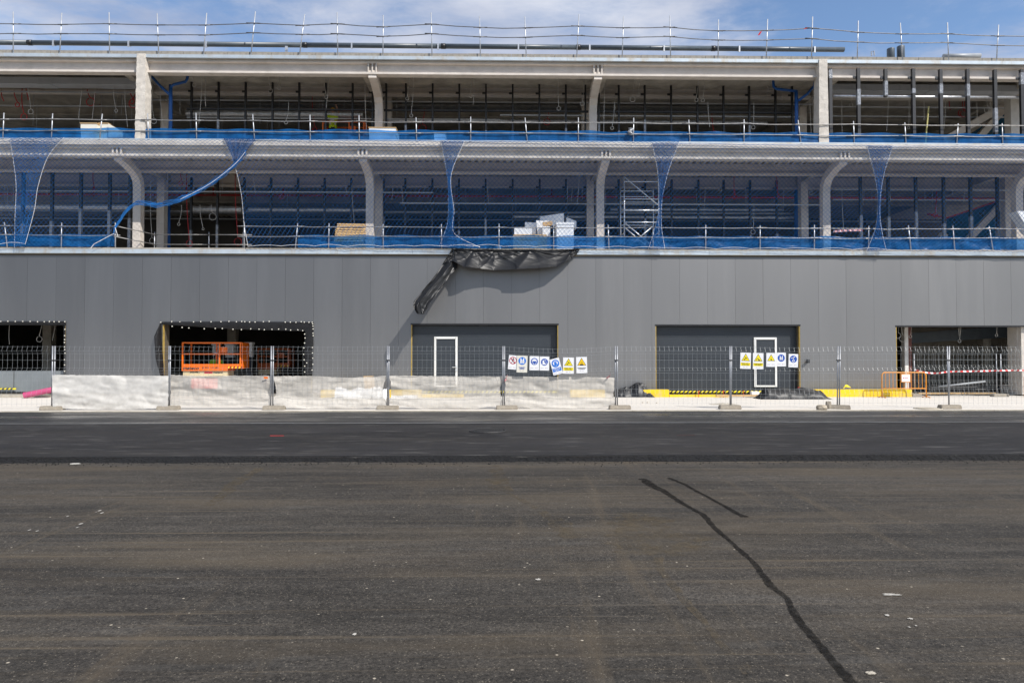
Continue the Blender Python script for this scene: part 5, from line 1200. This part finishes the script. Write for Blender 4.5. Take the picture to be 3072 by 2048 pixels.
for k, u in enumerate((2096, 2170, 2230)): 
    a = P(u, 1172, Yk - .1); mk('red_cap', MB().tube([(a.x, a.y, .0), (a.x, a.y, a.z - .04), (a.x, a.y, a.z - .04), (a.x, a.y, a.z)], [.012, .012, .03, .025], 8), K['redp'], label='red capped stake before the hazard strip, ' + ('left', 'middle', 'right')[k] + ' of three', cat='stake')
a, c = P(72, 1186, YW - .75), P(160, 1168, YW - .45)
b = MB(); b.tube([a, c], .115, 18, caps=False); b.tube([c, a], .10, 18, caps=False); t = thing('pink_pipe', (a.x, a.y, 0), 'dusty pink drain pipe lying on the paving at the left', 'pipe')
mk('pipe_wall', b, K['pink'], t, smooth=True); mk('socket', MB().tube([a, a.lerp(c, .1)], .128, 18, caps=False), K['pink'], t, smooth=True)
mk('low_kerb', MB().bb(XL, PX(165, YW - .3), YW - .4, YW + .01, 0, .11), K['kerb'], label='low beige kerb along the wall behind the pink pipe', cat='kerb')
a = P(1090, 1150, YW - .8); mk('cardboard_sheet', MB().prism([P(1090, 1128, YW - .8), P(1120, 1127, YW - .8), P(1128, 1187, YW - .7), P(1098, 1188, YW - .7)], (0, .02, 0)), K['card'], label='tan cardboard sheet standing behind the cloth', cat='cardboard')
def wcr(u0, u1, vt, y, seed, label):
    x0, x1 = PX(u0, y, 1180), PX(u1, y, 1180); H = P(u0, vt, y).z
    mk('white_sheeting', MB().grid(lambda s, t: (x0 + (x1 - x0) * s, y + .5 * (t - .5) + .05 * fbm(s * 5, t, seed, 1), max(.004, H * math.sin(math.pi * t) ** .6 * (.75 + .4 * fbm(s * 2, t * 2, seed, 1) + .1 * fbm(s * 9, t * 5, seed, 1)))), 60, 16), K['box'], smooth=True, label=label, cat='sheeting')
wcr(1008, 1120, 1158, YW - .9, 3, 'crumpled white sheeting heaped behind the cloth'); wcr(1120, 1166, 1154, YW - 1.0, 6, 'bright white sheeting showing through the gap at a fence post'); wcr(1175, 1252, 1182, YW - .9, 8, 'flat white sheeting on the paving behind the cloth')
mk('timber_plank', MB().prism([P(2150, 1184, YW - .9), P(2285, 1184, YW - .9), P(2285, 1189, YW - .9), P(2150, 1189, YW - .9)], (0, .15, 0)), K['wood'], label='thin wooden plank on the paving before the second dark door', cat='plank')
mk('white_offcut', MB().prism([P(2255, 1174, YW - .8), P(2278, 1174, YW - .8), P(2280, 1184, YW - .8), P(2256, 1184, YW - .8)], (0, .2, 0)), K['box'], label='white offcut lying behind the thin plank', cat='offcut')
g = G(2165, 1212); mk('flat_sack', MB().grid(lambda s, t: (g.x - .38 + .85 * s + .05 * fbm(s * 5, t, 2, 1), g.y - .25 + .5 * t, .004 + .03 * math.sin(math.pi * s) * math.sin(math.pi * t) * (1 + fbm(s * 9, t * 9, 1, 1))), 24, 12), K['kerb'], smooth=True, label='flat dusty sack on the paving near the fence foot', cat='sack')
def rock(c, r, seed, label, m=K['stone'], fl=(1, 1, .75)):
    bmh = bmesh.new(); bmesh.ops.create_icosphere(bmh, subdivisions=3, radius=1)
    for v in bmh.verts:
        q = v.co.copy(); k = 1 + .35 * noise.noise(q * 1.3 + Vector((seed, 0, 0))) + .1 * noise.noise(q * 4 + Vector((seed, 3, 0)))
        v.co = Vector((max(-.8, min(.8, q.x * k)), q.y * k, max(-.7, min(.75, q.z * k))))
        v.co = Vector((v.co.x * r * fl[0], v.co.y * r * fl[1], v.co.z * r * fl[2]))
    me = bpy.data.meshes.new('stone'); bmh.to_mesh(me); bmh.free(); me.materials.append(m); o = link('stone', me, None, (c.x, c.y, .7 * r * fl[2])); tag(o, label, 'stone')
rock(G(2465, 1230), .15, 1, 'rough beige stone lying left of a fence foot', fl=(1.15, .9, .75)); rock(G(2485, 1226), .13, 4, 'grey upright stone leaning against a fence foot', K['base'], (.7, .8, 1.25))
for k, (u, v, lb) in enumerate(((1928, 1208, 'small left pebble on the paving'), (1942, 1208, 'small middle pebble on the paving'), (1970, 1209, 'small right pebble on the paving'))): rock(G(u, v), .028, 7 + k, lb + ' behind the clear fence panel')
# rubble, pipes in the right doorway
mk('grey_pipe', MB().tube([P(2815, 1160, YW + .9), P(2955, 1144, YW + .8)], .045, 10), K['gpipe'], smooth=True, label='grey pipe lying aslant in the right doorway', cat='pipe')
rock(Vector((PX(3020, YW + 1.2, 1160), YW + 1.2, 0)), .38, 11, 'pale rubble heap in the right doorway', K['conc'])
for k, (u, Y) in enumerate(((2800, YW + .5), (2870, YW + .6), (2940, YW + .5))): mk('timber_plank', MB().box((PX(u, Y, 1180), Y, .09), (1.3, .2, .05), Matrix.Rotation(R((-4, 5, -8)[k]), 3, 'Z')), K['wood'], label='dirty timber plank on the floor of the right doorway, ' + ('left', 'middle', 'right')[k] + ' of three', cat='plank')
mk('steel_bundle', MB().tube([P(2790, 1172, YW + 1.1), P(3010, 1168, YW + 1.1)], .06, 8).tube([P(2790, 1164, YW + 1.3), P(3010, 1160, YW + 1.3)], .05, 8), K['mull'], label='dark steel bars lying across the right doorway', cat='bars')
mk('wall_stub', MB().tube([P(2424, 1083, YW), P(2423, 1083, YW - .16)], .055, 12).bb(P(2424, 1083, YW).x - .07, P(2424, 1083, YW).x + .07, YW - .012, YW - .004, P(2424, 1083, YW).z - .07, P(2424, 1083, YW).z + .07), K['mull'], B)  # plain black cylinder stub on a square plate, gives no light
a = P(2540, 1158, YW - .5); mk('yellow_tape_scrap', MB().grid(lambda s, t: (a.x - .12 + .3 * s, a.y + .05 * t, .32 + .1 * math.sin(s * 3) + .03 * math.sin(t * 5 + s * 8) + .06 * t), 10, 4), K['syel'], label='yellow tape scrap lying on the long yellow kerb', cat='tape')
a = P(2395, 1165, YW - .5); b = MB(); b.tube([(a.x - .2, a.y, .05), (a.x, a.y, .28), (a.x + .05, a.y - .05, .36)], .02, 6); b.mat(1).tube([(a.x, a.y, .24), (a.x + .04, a.y, .4)], .05, 8); mk('marker_stake', b, [K['box'], K['redp']], label='red and white marker stake at the right end of the hazard strip', cat='stake')

# ================================================================ CROWD BARRIER
yb = YW - 1.05
bx0, bx1 = PX(2646, yb, 1150), PX(2778, yb, 1150); zt_, zl_ = P(2712, 1117, yb).z, P(2712, 1165, yb).z
cbr = thing('crowd_barrier', ((bx0 + bx1) / 2, yb, 0), 'orange tubular crowd barrier with a small white plate', 'barrier')
r_ = .12; fr = [(bx0, yb, .0), (bx0, yb, zt_ - r_)] + [(bx0 + r_ - r_ * math.cos(a), yb, zt_ - r_ + r_ * math.sin(a)) for a in (.4, .8, 1.2, 1.5)] + [(bx1 - r_ + r_ * math.sin(a), yb, zt_ - r_ + r_ * math.cos(a)) for a in (.1, .4, .8, 1.2)] + [(bx1, yb, zt_ - r_), (bx1, yb, .0)]
mk('frame', MB().tube(fr, .024, 8), K['barr'], cbr, smooth=True); mk('lower_rail', MB().tube([(bx0, yb, zl_), (bx1, yb, zl_)], .02, 8), K['barr'], cbr, smooth=True)
for k in range(1, 12):
    x = bx0 + (bx1 - bx0) * k / 12; mk('bar', MB().tube([(x, yb, zl_), (x, yb, zt_)], .009, 6), K['barr'], cbr)
for x in (bx0, bx1): mk('foot', MB().tube([(x, yb - .25, .015), (x, yb, .07), (x, yb + .25, .015)], .02, 6), K['barr'], cbr)
pl = mk('plate', MB().bb(bx0 + .78, bx0 + 1.1, yb - .035, yb - .028, zt_ - .36, zt_ - .08), K['box'], cbr); mk('plate_back', MB().bb(bx0 + .75, bx0 + 1.13, yb - .026, yb - .02, zt_ - .39, zt_ - .05), K['barr'], cbr); mk('plate_mark', MB().bb(bx0 + .83, bx0 + .88, yb - .038, yb - .036, zt_ - .24, zt_ - .2).bb(bx0 + .9, bx0 + 1.03, yb - .038, yb - .036, zt_ - .23, zt_ - .21), K['sred'], cbr)
x = PX(3072, YW - .9, 1150); mk('crowd_barrier', MB().tube([(x + .02, YW - .9, 0), (x + .02, YW - .9, .8), (x + .12, YW - .9, .95), (x + 1.8, YW - .9, .95), (x + 1.9, YW - .9, .85), (x + 1.9, YW - .9, 0)], .024, 8).tube([(x + .02, YW - .9, .3), (x + 1.9, YW - .9, .3)], .02, 6), K['barr'], smooth=True, label='second orange barrier cut by the right edge of the picture', cat='barrier')

# ================================================================ SITE FENCE
def fence_panel(xa, xb, y, label, lean0=0.0, lean1=0.0, group='site fence panels', top=1.95, base_=.1, wv=.0):
    t = thing('site_fence', ((xa + xb) / 2, y, 0), label, 'fence', group)
    for x, le in ((xa, lean0), (xb, lean1)): mk('post', MB().tube([(x - le, y, base_ - .05), (x + le, y, top)], .0205, 10), K['fpost'], t, smooth=True)
    b = MB(); zs = [.18, .38, .46, .62, .90, 1.12, 1.20, 1.28, 1.52, 1.72, 1.80, 1.93]
    bends = {.46: .05, 1.20: .05, 1.80: .05}
    rw = .0023
    def zz(z, x): return z - wv * math.sin(math.pi * (x - xa) / (xb - xa)) * (z / 1.9) + .004 * noise.noise(Vector((x, z * 3, y)))
    for z in zs:
        b.tube([(xa + (xb - xa) * k / 12, y - bends.get(z, 0), zz(z, xa + (xb - xa) * k / 12)) for k in range(13)], rw * 1.15, 4, caps=False)
    nvt = int((xb - xa) / .146)
    for k in range(1, nvt):
        x = xa + (xb - xa) * k / nvt
        b.tube([(x, y - bends.get(z, 0), zz(z, x)) for z in [.12] + zs + [1.96]], rw, 4, caps=False)
    mk('wire_mesh', b, K['wire'], t, kind='stuff')
    for x in (xa, xb): mk('clip', MB().bb(x - .03, x + .03, y - .03, y + .03, 1.5, 1.53), K['mull'], t)
    return t
fx = [PX(u, YF, 1140) for u in (-190, 160, 508, 816, 1164, 1511, 1849, 2192, 2516, 2846, 3195)]
flab = ['fence panel without cloth at the left edge of the picture', 'fence panel carrying the opaque white cloth', 'fence panel with sheer cloth in front of the orange lift', 'fence panel with sheer cloth right of the lift doorway', 'fence panel with sheer cloth before the first white framed door',
        'fence panel with sheer cloth and seven safety signs', 'clear fence panel before the black tarpaulin heap', 'clear fence panel carrying five safety signs', 'clear fence panel in front of the orange crowd barrier', 'fence panel at the right edge of the picture']
for i in range(10):
    ln = (.0, .0)
    if i in (7,): ln = (.015, .02)
    if i == 8: ln = (.02, -.015)
    if i == 9: ln = (.02, 0)
    fence_panel(fx[i] + .026, fx[i + 1] - .026, YF + (.015 if i % 2 else -.015), flab[i], *ln, wv=(.0, .01, .01, .01, .0, .07, .0, .03, .0, .0)[i])
def foot(x, y, rot, label, sz=(.68, .24, .125), group='fence feet'):
    bmh = bmesh.new(); bmesh.ops.create_cube(bmh, size=1)
    for v in bmh.verts: v.co = Vector((v.co.x * sz[0] * (1 if v.co.z < 0 else .93), v.co.y * sz[1] * (1 if v.co.z < 0 else .85), (v.co.z + .5) * sz[2]))
    bmesh.ops.bevel(bmh, geom=bmh.edges[:], offset=.014, segments=2, affect='EDGES')
    me = bpy.data.meshes.new('concrete_block'); bmh.to_mesh(me); bmh.free(); me.materials.append(K['base'])
    o = link('concrete_block', me, None, (x, y, .002)); o.rotation_euler = (0, 0, rot); tag(o, label, 'fence foot', group)
for i, (du, rt, lb) in enumerate(((0, 3, 'concrete fence foot at the left end of the opaque white cloth'), (0, -2, 'concrete fence foot under the paired posts left of the orange lift'), (8, 2, 'concrete fence foot below the right edge of the lift doorway'), (0, -3, 'concrete fence foot left of the first white framed door'),
                               (10, 4, 'concrete fence foot below the prohibition sign'), (10, 2, 'concrete fence foot at the right end of the sheer cloth'), (-4, -1, 'concrete fence foot left of the five safety signs'), (-2, -24, 'concrete fence foot turned aslant beside the stones'), (0, 2, 'concrete fence foot near the pale manhole cover'))):
    foot(fx[i + 1] + du * .01, YF - .02, R(rt), lb)
Yi = YW - .35
fence_panel(PX(2743, Yi, 1150), PX(2990, Yi, 1150), Yi, 'inner fence panel before the right doorway with red and white tape', group='inner fence', top=1.75)
fence_panel(PX(3003, Yi, 1150), PX(3250, Yi, 1150), Yi, 'inner fence panel at the right edge beside the rough column', group='inner fence', top=1.75)
foot(PX(2745, Yi, 1180), Yi - .05, 0, 'small concrete foot behind the crowd barrier', (.4, .24, .125)); foot(PX(2996, Yi, 1180), Yi - .05, R(2), 'concrete foot of the inner fence at the right doorway')
# red and white tape
def tape(pts, Y, label, wd=.06):
    p3 = [P(u, v, Y) for u, v in pts]; t = thing('barrier_tape', p3[0], label, 'tape'); n = 46
    for k in range(n):
        a, c = poly(p3, k / n), poly(p3, (k + 1) / n); tw = [.03 * math.sin(q * .9) for q in (k, k + 1)]
        mk('tape_band', MB().add([a + Vector((0, tw[0], -wd / 2)), c + Vector((0, tw[1], -wd / 2)), c + Vector((0, -tw[1], wd / 2)), a + Vector((0, -tw[0], wd / 2))], [(0, 1, 2, 3)]), K['redp'] if k % 2 else K['box'], t)
tape([B4(*q) for q in ((1385, 555), (1480, 578), (1580, 585), (1700, 572), (1900, 568), (2110, 563), (2352, 560), (2500, 560))], Yi - .05, 'red and white barrier tape strung along the inner fence')
tape([B2(*q) for q in ((2242, 602), (2215, 655), (2235, 640), (2240, 690))], YF - .06, 'knotted red and white tape scrap on the post by the prohibition sign', .05)
tape([B3(*q) for q in ((915, 585), (908, 610), (880, 630))], YF - .06, 'red and white tape scrap at the right top corner of the sheer cloth', .05)
tape([M4(*q) for q in ((670, 925), (800, 915), (930, 912))], YW + .6, 'red and white tape behind the net beside the curved column', .09)
a = P(*B1(2345, 625), YF - .05); mk('orange_scrap', MB().bb(a.x - .06, a.x + .06, a.y - .01, a.y, a.z - .03, a.z + .03), K['orange'], label='small orange scrap on the cloth left of the lift fence post', cat='scrap')
# cloths on the fence
def cloth(u0, u1, top, bot, m, label, seed, y=YF + .09, bulge=.03, left=0, right=0):
    def f(s, t):
        zt_ = interp(top, s); zb = interp(bot, s); u = u0 + (u1 - u0) * s
        u += (left * math.sin(math.pi * t) * (1 - s)) + right * math.sin(math.pi * t) * s + 2.5 * fbm(t * 6, s * 2, seed, 1) * (1 if s < .03 or s > .97 else .2)
        v = zt_[1] * (1 - t) + zb[1] * t + 1.3 * fbm(s * 26, t, seed + 2, 1)
        yy = y - .03 - bulge * math.sin(math.pi * t) * (.5 + .5 * fbm(s * 2, t, seed, 1)) - .05 * fbm(s * 2.2 + t * 1.2, t * 3.2 - s * 2, seed, 1) - .05 * abs(noise.noise(Vector((s * 5 - t * 1.5, t * 3 + s * 4, seed + 9)))) - .025 * math.exp(-min(s, 1 - s) * 14) * math.sin(t * 7 + s * 40)
        p = P(u, v, yy); p.z = max(.015, p.z); return p
    mk('debris_cloth', MB().grid(f, 120, 36), m, smooth=True, label=label, cat='cloth')
cloth(157, 505, [(0, 1124), (1, 1125), (2, 1126), (3, 1127)], [(0, 1224), (1, 1228), (2, 1229), (3, 1222)], K['clothw'], 'opaque white debris cloth on the fence at the left', 1, y=YF - .05, bulge=.1)
cloth(512, 814, [(0, 1124), (1, 1127), (2, 1126), (3, 1126)], [(0, 1215), (1, 1219), (2, 1217), (3, 1218)], K['cloth'], 'sheer debris cloth on the fence before the orange lift', 2)
cloth(818, 1163, [(0, 1128), (1, 1127), (2, 1133), (3, 1126)], [(0, 1216), (1, 1228), (2, 1229), (3, 1214)], K['cloth'], 'sheer debris cloth with a sagging top beside the lift doorway', 3, right=-14, left=10)
cloth(1167, 1510, [(0, 1126), (1, 1127), (2, 1128), (3, 1128)], [(0, 1210), (1, 1229), (2, 1229), (3, 1214)], K['cloth'], 'sheer debris cloth before the first white framed door', 4, left=6, right=-8)
cloth(1516, 1847, [(0, 1128), (1, 1130), (2, 1130), (3, 1133)], [(0, 1222), (1, 1231), (2, 1230), (3, 1218)], K['cloth'], 'sheer debris cloth under the seven safety signs', 5, right=-6)

# ================================================================ SAFETY SIGNS
def sign(u, v, w_, h_, tilt, label, plate, draw, y=YF - .075):
    c = P(u, v, y); t = thing('safety_sign', c, label, 'sign', rot=(0, R(tilt), 0))
    p = MB(); n = 8
    mk('plate', MB().bb(-w_ / 2, w_ / 2, 0, .004, -h_ / 2, h_ / 2), plate, t, local=True)
    for sx in (-1, 1):
        for sz in (1, -1): mk('tie_hole', MB().bb(sx * (w_ / 2 - .03) - .005, sx * (w_ / 2 - .03) + .005, -.0015, -.0005, sz * (h_ / 2 - .02) - .005, sz * (h_ / 2 - .02) + .005), K['rust'], t, local=True)
    draw(t, w_, h_)
def disc(t, c, r, m, y=-.001, n=32, name='disc'): mk(name, MB().prism([(c[0] + r * math.cos(6.28318 * k / n), y, c[1] + r * math.sin(6.28318 * k / n)) for k in range(n)], (0, -.001, 0)), m, t, local=True)
def shape(t, pts, m, y=-.004, name='pictogram'): mk(name, MB().prism([(a, y, c) for a, c in pts], (0, -.001, 0)), m, t, local=True)
def stroke(t, pts, r, m, y=-.005, name='pictogram'): 
    b = MB()
    for a, c in zip(pts, pts[1:]):
        a, c = Vector(a), Vector(c); d = (c - a).normalized(); nn = Vector((-d.y, d.x)) * r; a2 = a - d * r * .6; c2 = c + d * r * .6
        b.prism([(q.x, y, q.y) for q in (a2 - nn, c2 - nn, c2 + nn, a2 + nn)], (0, -.001, 0)); y -= .0003
    mk(name, b, m, t, local=True)
def logo(t, w_, z, s=1.0):
    mk('logo', MB().ring((-w_ * .36, z), .008 * s, .012 * s, -.001, .001, 12, .6, 5.2), K['sred'], t, local=True)
    mk('logo', MB().bb(-w_ * .32, -w_ * .08, -.002, -.001, z - .006, z + .006), K['sgry'], t, local=True)
    mk('logo', MB().bb(w_ * .08, w_ * .13, -.002, -.001, z - .007, z + .007), K['sred'], t, local=True); mk('logo', MB().bb(w_ * .15, w_ * .38, -.002, -.001, z - .004, z + .004), K['sgry'], t, local=True)
def lines(t, txt, z, size, m, gap): 
    for k, s in enumerate(txt): text(s, size, m, t, (0, -.0045, z - k * gap), .88, 0, 'CENTER', .0008, local=True)
def tri(t, c, r, fill):
    pts = [(c[0] + r * math.cos(a), c[1] + r * math.sin(a)) for a in (math.pi / 2, math.pi * 7 / 6, math.pi * 11 / 6)]
    shape(t, pts, K['black'], -.001, 'border'); shape(t, [(c[0] + (q[0] - c[0]) * .84, c[1] + (q[1] - c[1]) * .84) for q in pts], fill, -.0025, 'field')
def d_no(t, w_, h_):
    c = (0, h_ * .13); mk('red_ring', MB().ring(c, .093, .115, -.001, .001), K['sred'], t, local=True)
    disc(t, (c[0] + .01, c[1] + .065), .016, K['black'], -.003); 
    for q in (((.005, .045), (-.005, -.005)), ((-.005, -.005), (-.04, -.075)), ((-.005, -.005), (.03, -.03), (.04, -.08)), ((.005, .04), (-.045, .015)), ((.005, .04), (.045, .01))): stroke(t, [(a + c[0], e + c[1]) for a, e in q], .008, K['black'], -.003)
    stroke(t, [(c[0] - .07, c[1] + .07), (c[0] + .07, c[1] - .07)], .011, K['sred'], -.006); logo(t, w_, -h_ * .36)
def vestp(t, c, s, m=None):
    m = m or K['swht']
    for q in (-1, 1): shape(t, [(c[0] + q * x * s, c[1] + z * s) for x, z in ((.05, -.6), (.52, -.6), (.50, .1), (.42, .25), (.50, .62), (.26, .70), (.18, .35), (.05, .1))], m)
    for z in (-.15, -.4): shape(t, [(c[0] - .55 * s, c[1] + z * s), (c[0] + .55 * s, c[1] + z * s), (c[0] + .55 * s, c[1] + (z + .07) * s), (c[0] - .55 * s, c[1] + (z + .07) * s)], K['sgry'], -.0055)
def d_vest(t, w_, h_):
    c = (0, h_ * .19); disc(t, c, .128, K['sgry']); disc(t, c, .125, K['scrm'], -.002); disc(t, c, .117, K['sblu2'], -.0032); vestp(t, c, .125)
    lines(t, ['USO OBLIGATORIO', 'DE CHALECO', 'REFLECTANTE'], -h_ * .19, .026, K['sblu'], .026); logo(t, w_ * .5, -h_ * .40)
def d_helm(t, w_, h_):
    c = (0, h_ * .12); disc(t, c, .108, K['sblu']); 
    shape(t, [(c[0] + .07 * math.cos(a) , c[1] + .015 + .065 * math.sin(a)) for a in [math.pi * k / 10 for k in range(11)]], K['swht']); shape(t, [(-.09, c[1] + .01), (.085, c[1] + .01), (.085, c[1] + .022), (-.085, c[1] + .022)], K['swht'], -.0052)
    stroke(t, [(-.065, c[1] + .01), (-.055, c[1] - .035), (-.035, c[1] - .045), (-.03, c[1] - .085), (.03, c[1] - .085), (.04, c[1] - .06), (.055, c[1] - .04), (.06, c[1] + .01)], .006, K['swht']); logo(t, w_, -h_ * .34)
def d_boot(t, w_, h_):
    c = (0, h_ * .10); disc(t, c, .108, K['sblu'])
    shape(t, [(-.06, c[1] + .05), (-.01, c[1] + .055), (-.005, c[1] - .01), (.03, c[1] - .045), (.055, c[1] - .06), (.058, c[1] - .078), (-.06, c[1] - .075)], K['swht']); stroke(t, [(-.01, c[1] + .07), (.04, c[1] + .07), (.042, c[1] + .0), (.085, c[1] - .04), (.085, c[1] - .06)], .005, K['swht']); logo(t, w_, -h_ * .34)
def d_ear(t, w_, h_):
    c = (0, h_ * .19); disc(t, c, .118, K['sblu2']); mk('pictogram', MB().ring(c, .068, .082, -.004, .001, 24, .3, 2.84), K['swht'], t, local=True)
    shape(t, [(c[0] + .05 * math.cos(6.283 * k / 20), c[1] - .012 + .07 * math.sin(6.283 * k / 20)) for k in range(20)], K['swht'], -.004); shape(t, [(c[0] + .044 * math.cos(6.283 * k / 20), c[1] - .012 + .064 * math.sin(6.283 * k / 20)) for k in range(20)], K['sblu2'], -.0056)
    for q in (-1, 1): shape(t, [(c[0] + q * .058 + .02 * math.cos(6.283 * k / 14), c[1] + .005 + .036 * math.sin(6.283 * k / 14)) for k in range(14)], K['swht'], -.0075)
    mk('blue_field', MB().bb(-w_ * .45, w_ * .45, -.002, -.001, -h_ * .31, -h_ * .08), K['sblu2'], t, local=True); lines(t, ['USO OBLIGATORIO', 'DE PROTECCI\u00d3N', 'AUDITIVA'], -h_ * .12, .03, K['swht'], .036); logo(t, w_, -h_ * .42)
def d_fall(t, w_, h_, txt=('PELIGRO CA\u00cdDA A', 'DISTINTO NIVEL')):
    c = (0, h_ * .14); tri(t, c, .155, K['syel'])
    disc(t, (.018, c[1] + .028), .011, K['black'], -.004, 12)
    for q in (((.01, .015), (-.015, -.02)), ((-.015, -.02), (-.04, -.012), (-.06, -.03)), ((-.015, -.02), (-.035, -.045), (-.05, -.05)), ((.01, .015), (-.015, .035), (-.03, .06)), ((.01, .015), (.035, .0), (.045, -.02))): stroke(t, [(a, e + c[1]) for a, e in q], .0065, K['black'], -.004)
    mk('yellow_field', MB().bb(-w_ * .46, w_ * .46, -.002, -.001, -h_ * .31, -h_ * .12), K['syel'], t, local=True); lines(t, txt, -h_ * .165, .034, K['black'], .045); logo(t, w_ * .55, -h_ * .40)
def d_mach(t, w_, h_):
    c = (0, h_ * .13); tri(t, c, .16, K['samb']); 
    for q in (((-.055, -.045), (.05, -.05)), ((-.05, -.06), (.045, -.065))): stroke(t, [(a, e + c[1]) for a, e in q], .008, K['black'], -.004)
    for x, z in ((-.03, .0), (-.01, .03), (.015, .025), (.03, -.005), (0, -.01), (-.015, -.025), (.02, -.028)): stroke(t, [(x - .012, z + c[1]), (x + .01, z + c[1] + .006)], .004, K['black'], -.004)
    lines(t, ['MAQUINARIA PESADA', 'EN MOVIMIENTO'], -h_ * .17, .03, K['black'], .036); logo(t, w_ * .5, -h_ * .36)
def d_exc(t, w_, h_):
    c = (0, h_ * .14); tri(t, c, .155, K['syel'])
    shape(t, [(.0, c[1] - .055), (.065, c[1] - .055), (.062, c[1] - .03), (.03, c[1] - .028), (.025, c[1] - .01), (.01, c[1] - .015)], K['black']); stroke(t, [(.02, c[1] - .02), (-.02, c[1] + .015), (-.055, c[1] - .015)], .007, K['black']); shape(t, [(-.07, c[1] - .03), (-.045, c[1] - .035), (-.05, c[1] - .01), (-.062, c[1] - .01)], K['black'], -.0065)
    mk('yellow_field', MB().bb(-w_ * .46, w_ * .46, -.002, -.001, -h_ * .31, -h_ * .12), K['syel'], t, local=True); lines(t, ['MAQUINARIA PESADA', 'EN MOVIMIENTO'], -h_ * .165, .031, K['black'], .042); logo(t, w_ * .55, -h_ * .40)
def d_load(t, w_, h_):
    c = (0, h_ * .08); tri(t, c, .14, K['syel']); stroke(t, [(.0, c[1] + .06), (.002, c[1] - .005)], .003, K['black']); shape(t, [(-.035, c[1] - .02), (-.01, c[1] - .005), (.035, c[1] - .03), (.025, c[1] - .05), (.0, c[1] - .045)], K['black']); logo(t, w_, -h_ * .33)
def d_vest2(t, w_, h_): c = (0, h_ * .11); disc(t, c, .112, K['sblu']); vestp(t, c, .1); logo(t, w_, -h_ * .34)
def d_harn(t, w_, h_):
    c = (0, h_ * .11); disc(t, c, .112, K['sblu']); disc(t, (.01, c[1] + .07), .014, K['swht'], -.004, 12)
    for q in (((.01, .05), (.0, -.01)), ((.005, .04), (-.07, .03)), ((.01, .04), (.045, .08)), ((0, -.01), (-.03, -.05), (-.01, -.09)), ((0, -.01), (.03, -.04), (.015, -.09))): stroke(t, [(a, e + c[1]) for a, e in q], .009, K['swht'], -.004)
    logo(t, w_, -h_ * .34)
def z2(x, y): return (1500 + x / 7.84, 1040 + y / 7.84)
def z3(x, y): return (2190 + x / 9.408, 1040 + y / 9.408)
sign(*z2(302, 365), .27, .435, 5, 'white no pedestrians sign with a red ring and slash', K['swht'], d_no, YF - .07)
sign(*z2(520, 405), .325, .515, 2, 'cream sign with a blue disc showing a safety vest', K['scrm'], d_vest, YF - .09)
sign(*z2(808, 385), .295, .435, 1, 'white sign with a blue disc showing a head in a helmet', K['swht'], d_helm)
sign(*z2(1046, 392), .295, .43, 1, 'white sign with a blue disc showing a boot', K['swht'], d_boot)
sign(*z2(1322, 462), .30, .50, -15, 'tilted white sign with a blue disc showing ear protection', K['swht'], d_ear, YF - .09)
sign(*z2(1610, 440), .335, .50, 1, 'white sign with a yellow falling person triangle right of the tilted sign', K['swht'], d_fall)
sign(*z2(1922, 428), .335, .50, -1.5, 'white sign with an amber heavy machinery triangle, rightmost of the seven', K['swht'], d_mach)
sign(*z3(440, 392), .33, .50, 2, 'white sign with a yellow falling person triangle, leftmost of the five', K['swht'], d_fall)
sign(*z3(795, 402), .33, .50, 1, 'white sign with a yellow excavator triangle', K['swht'], d_exc)
sign(*z3(1160, 368), .295, .43, 1, 'white sign with a yellow hanging load triangle', K['swht'], d_load)
sign(*z3(1446, 358), .295, .425, 0, 'white sign with a dark blue disc showing a vest, with a curled corner', K['swht'], d_vest2)
sign(*z3(1788, 388), .295, .415, 2, 'white sign with a blue disc showing a climbing harness figure', K['swht'], d_harn)
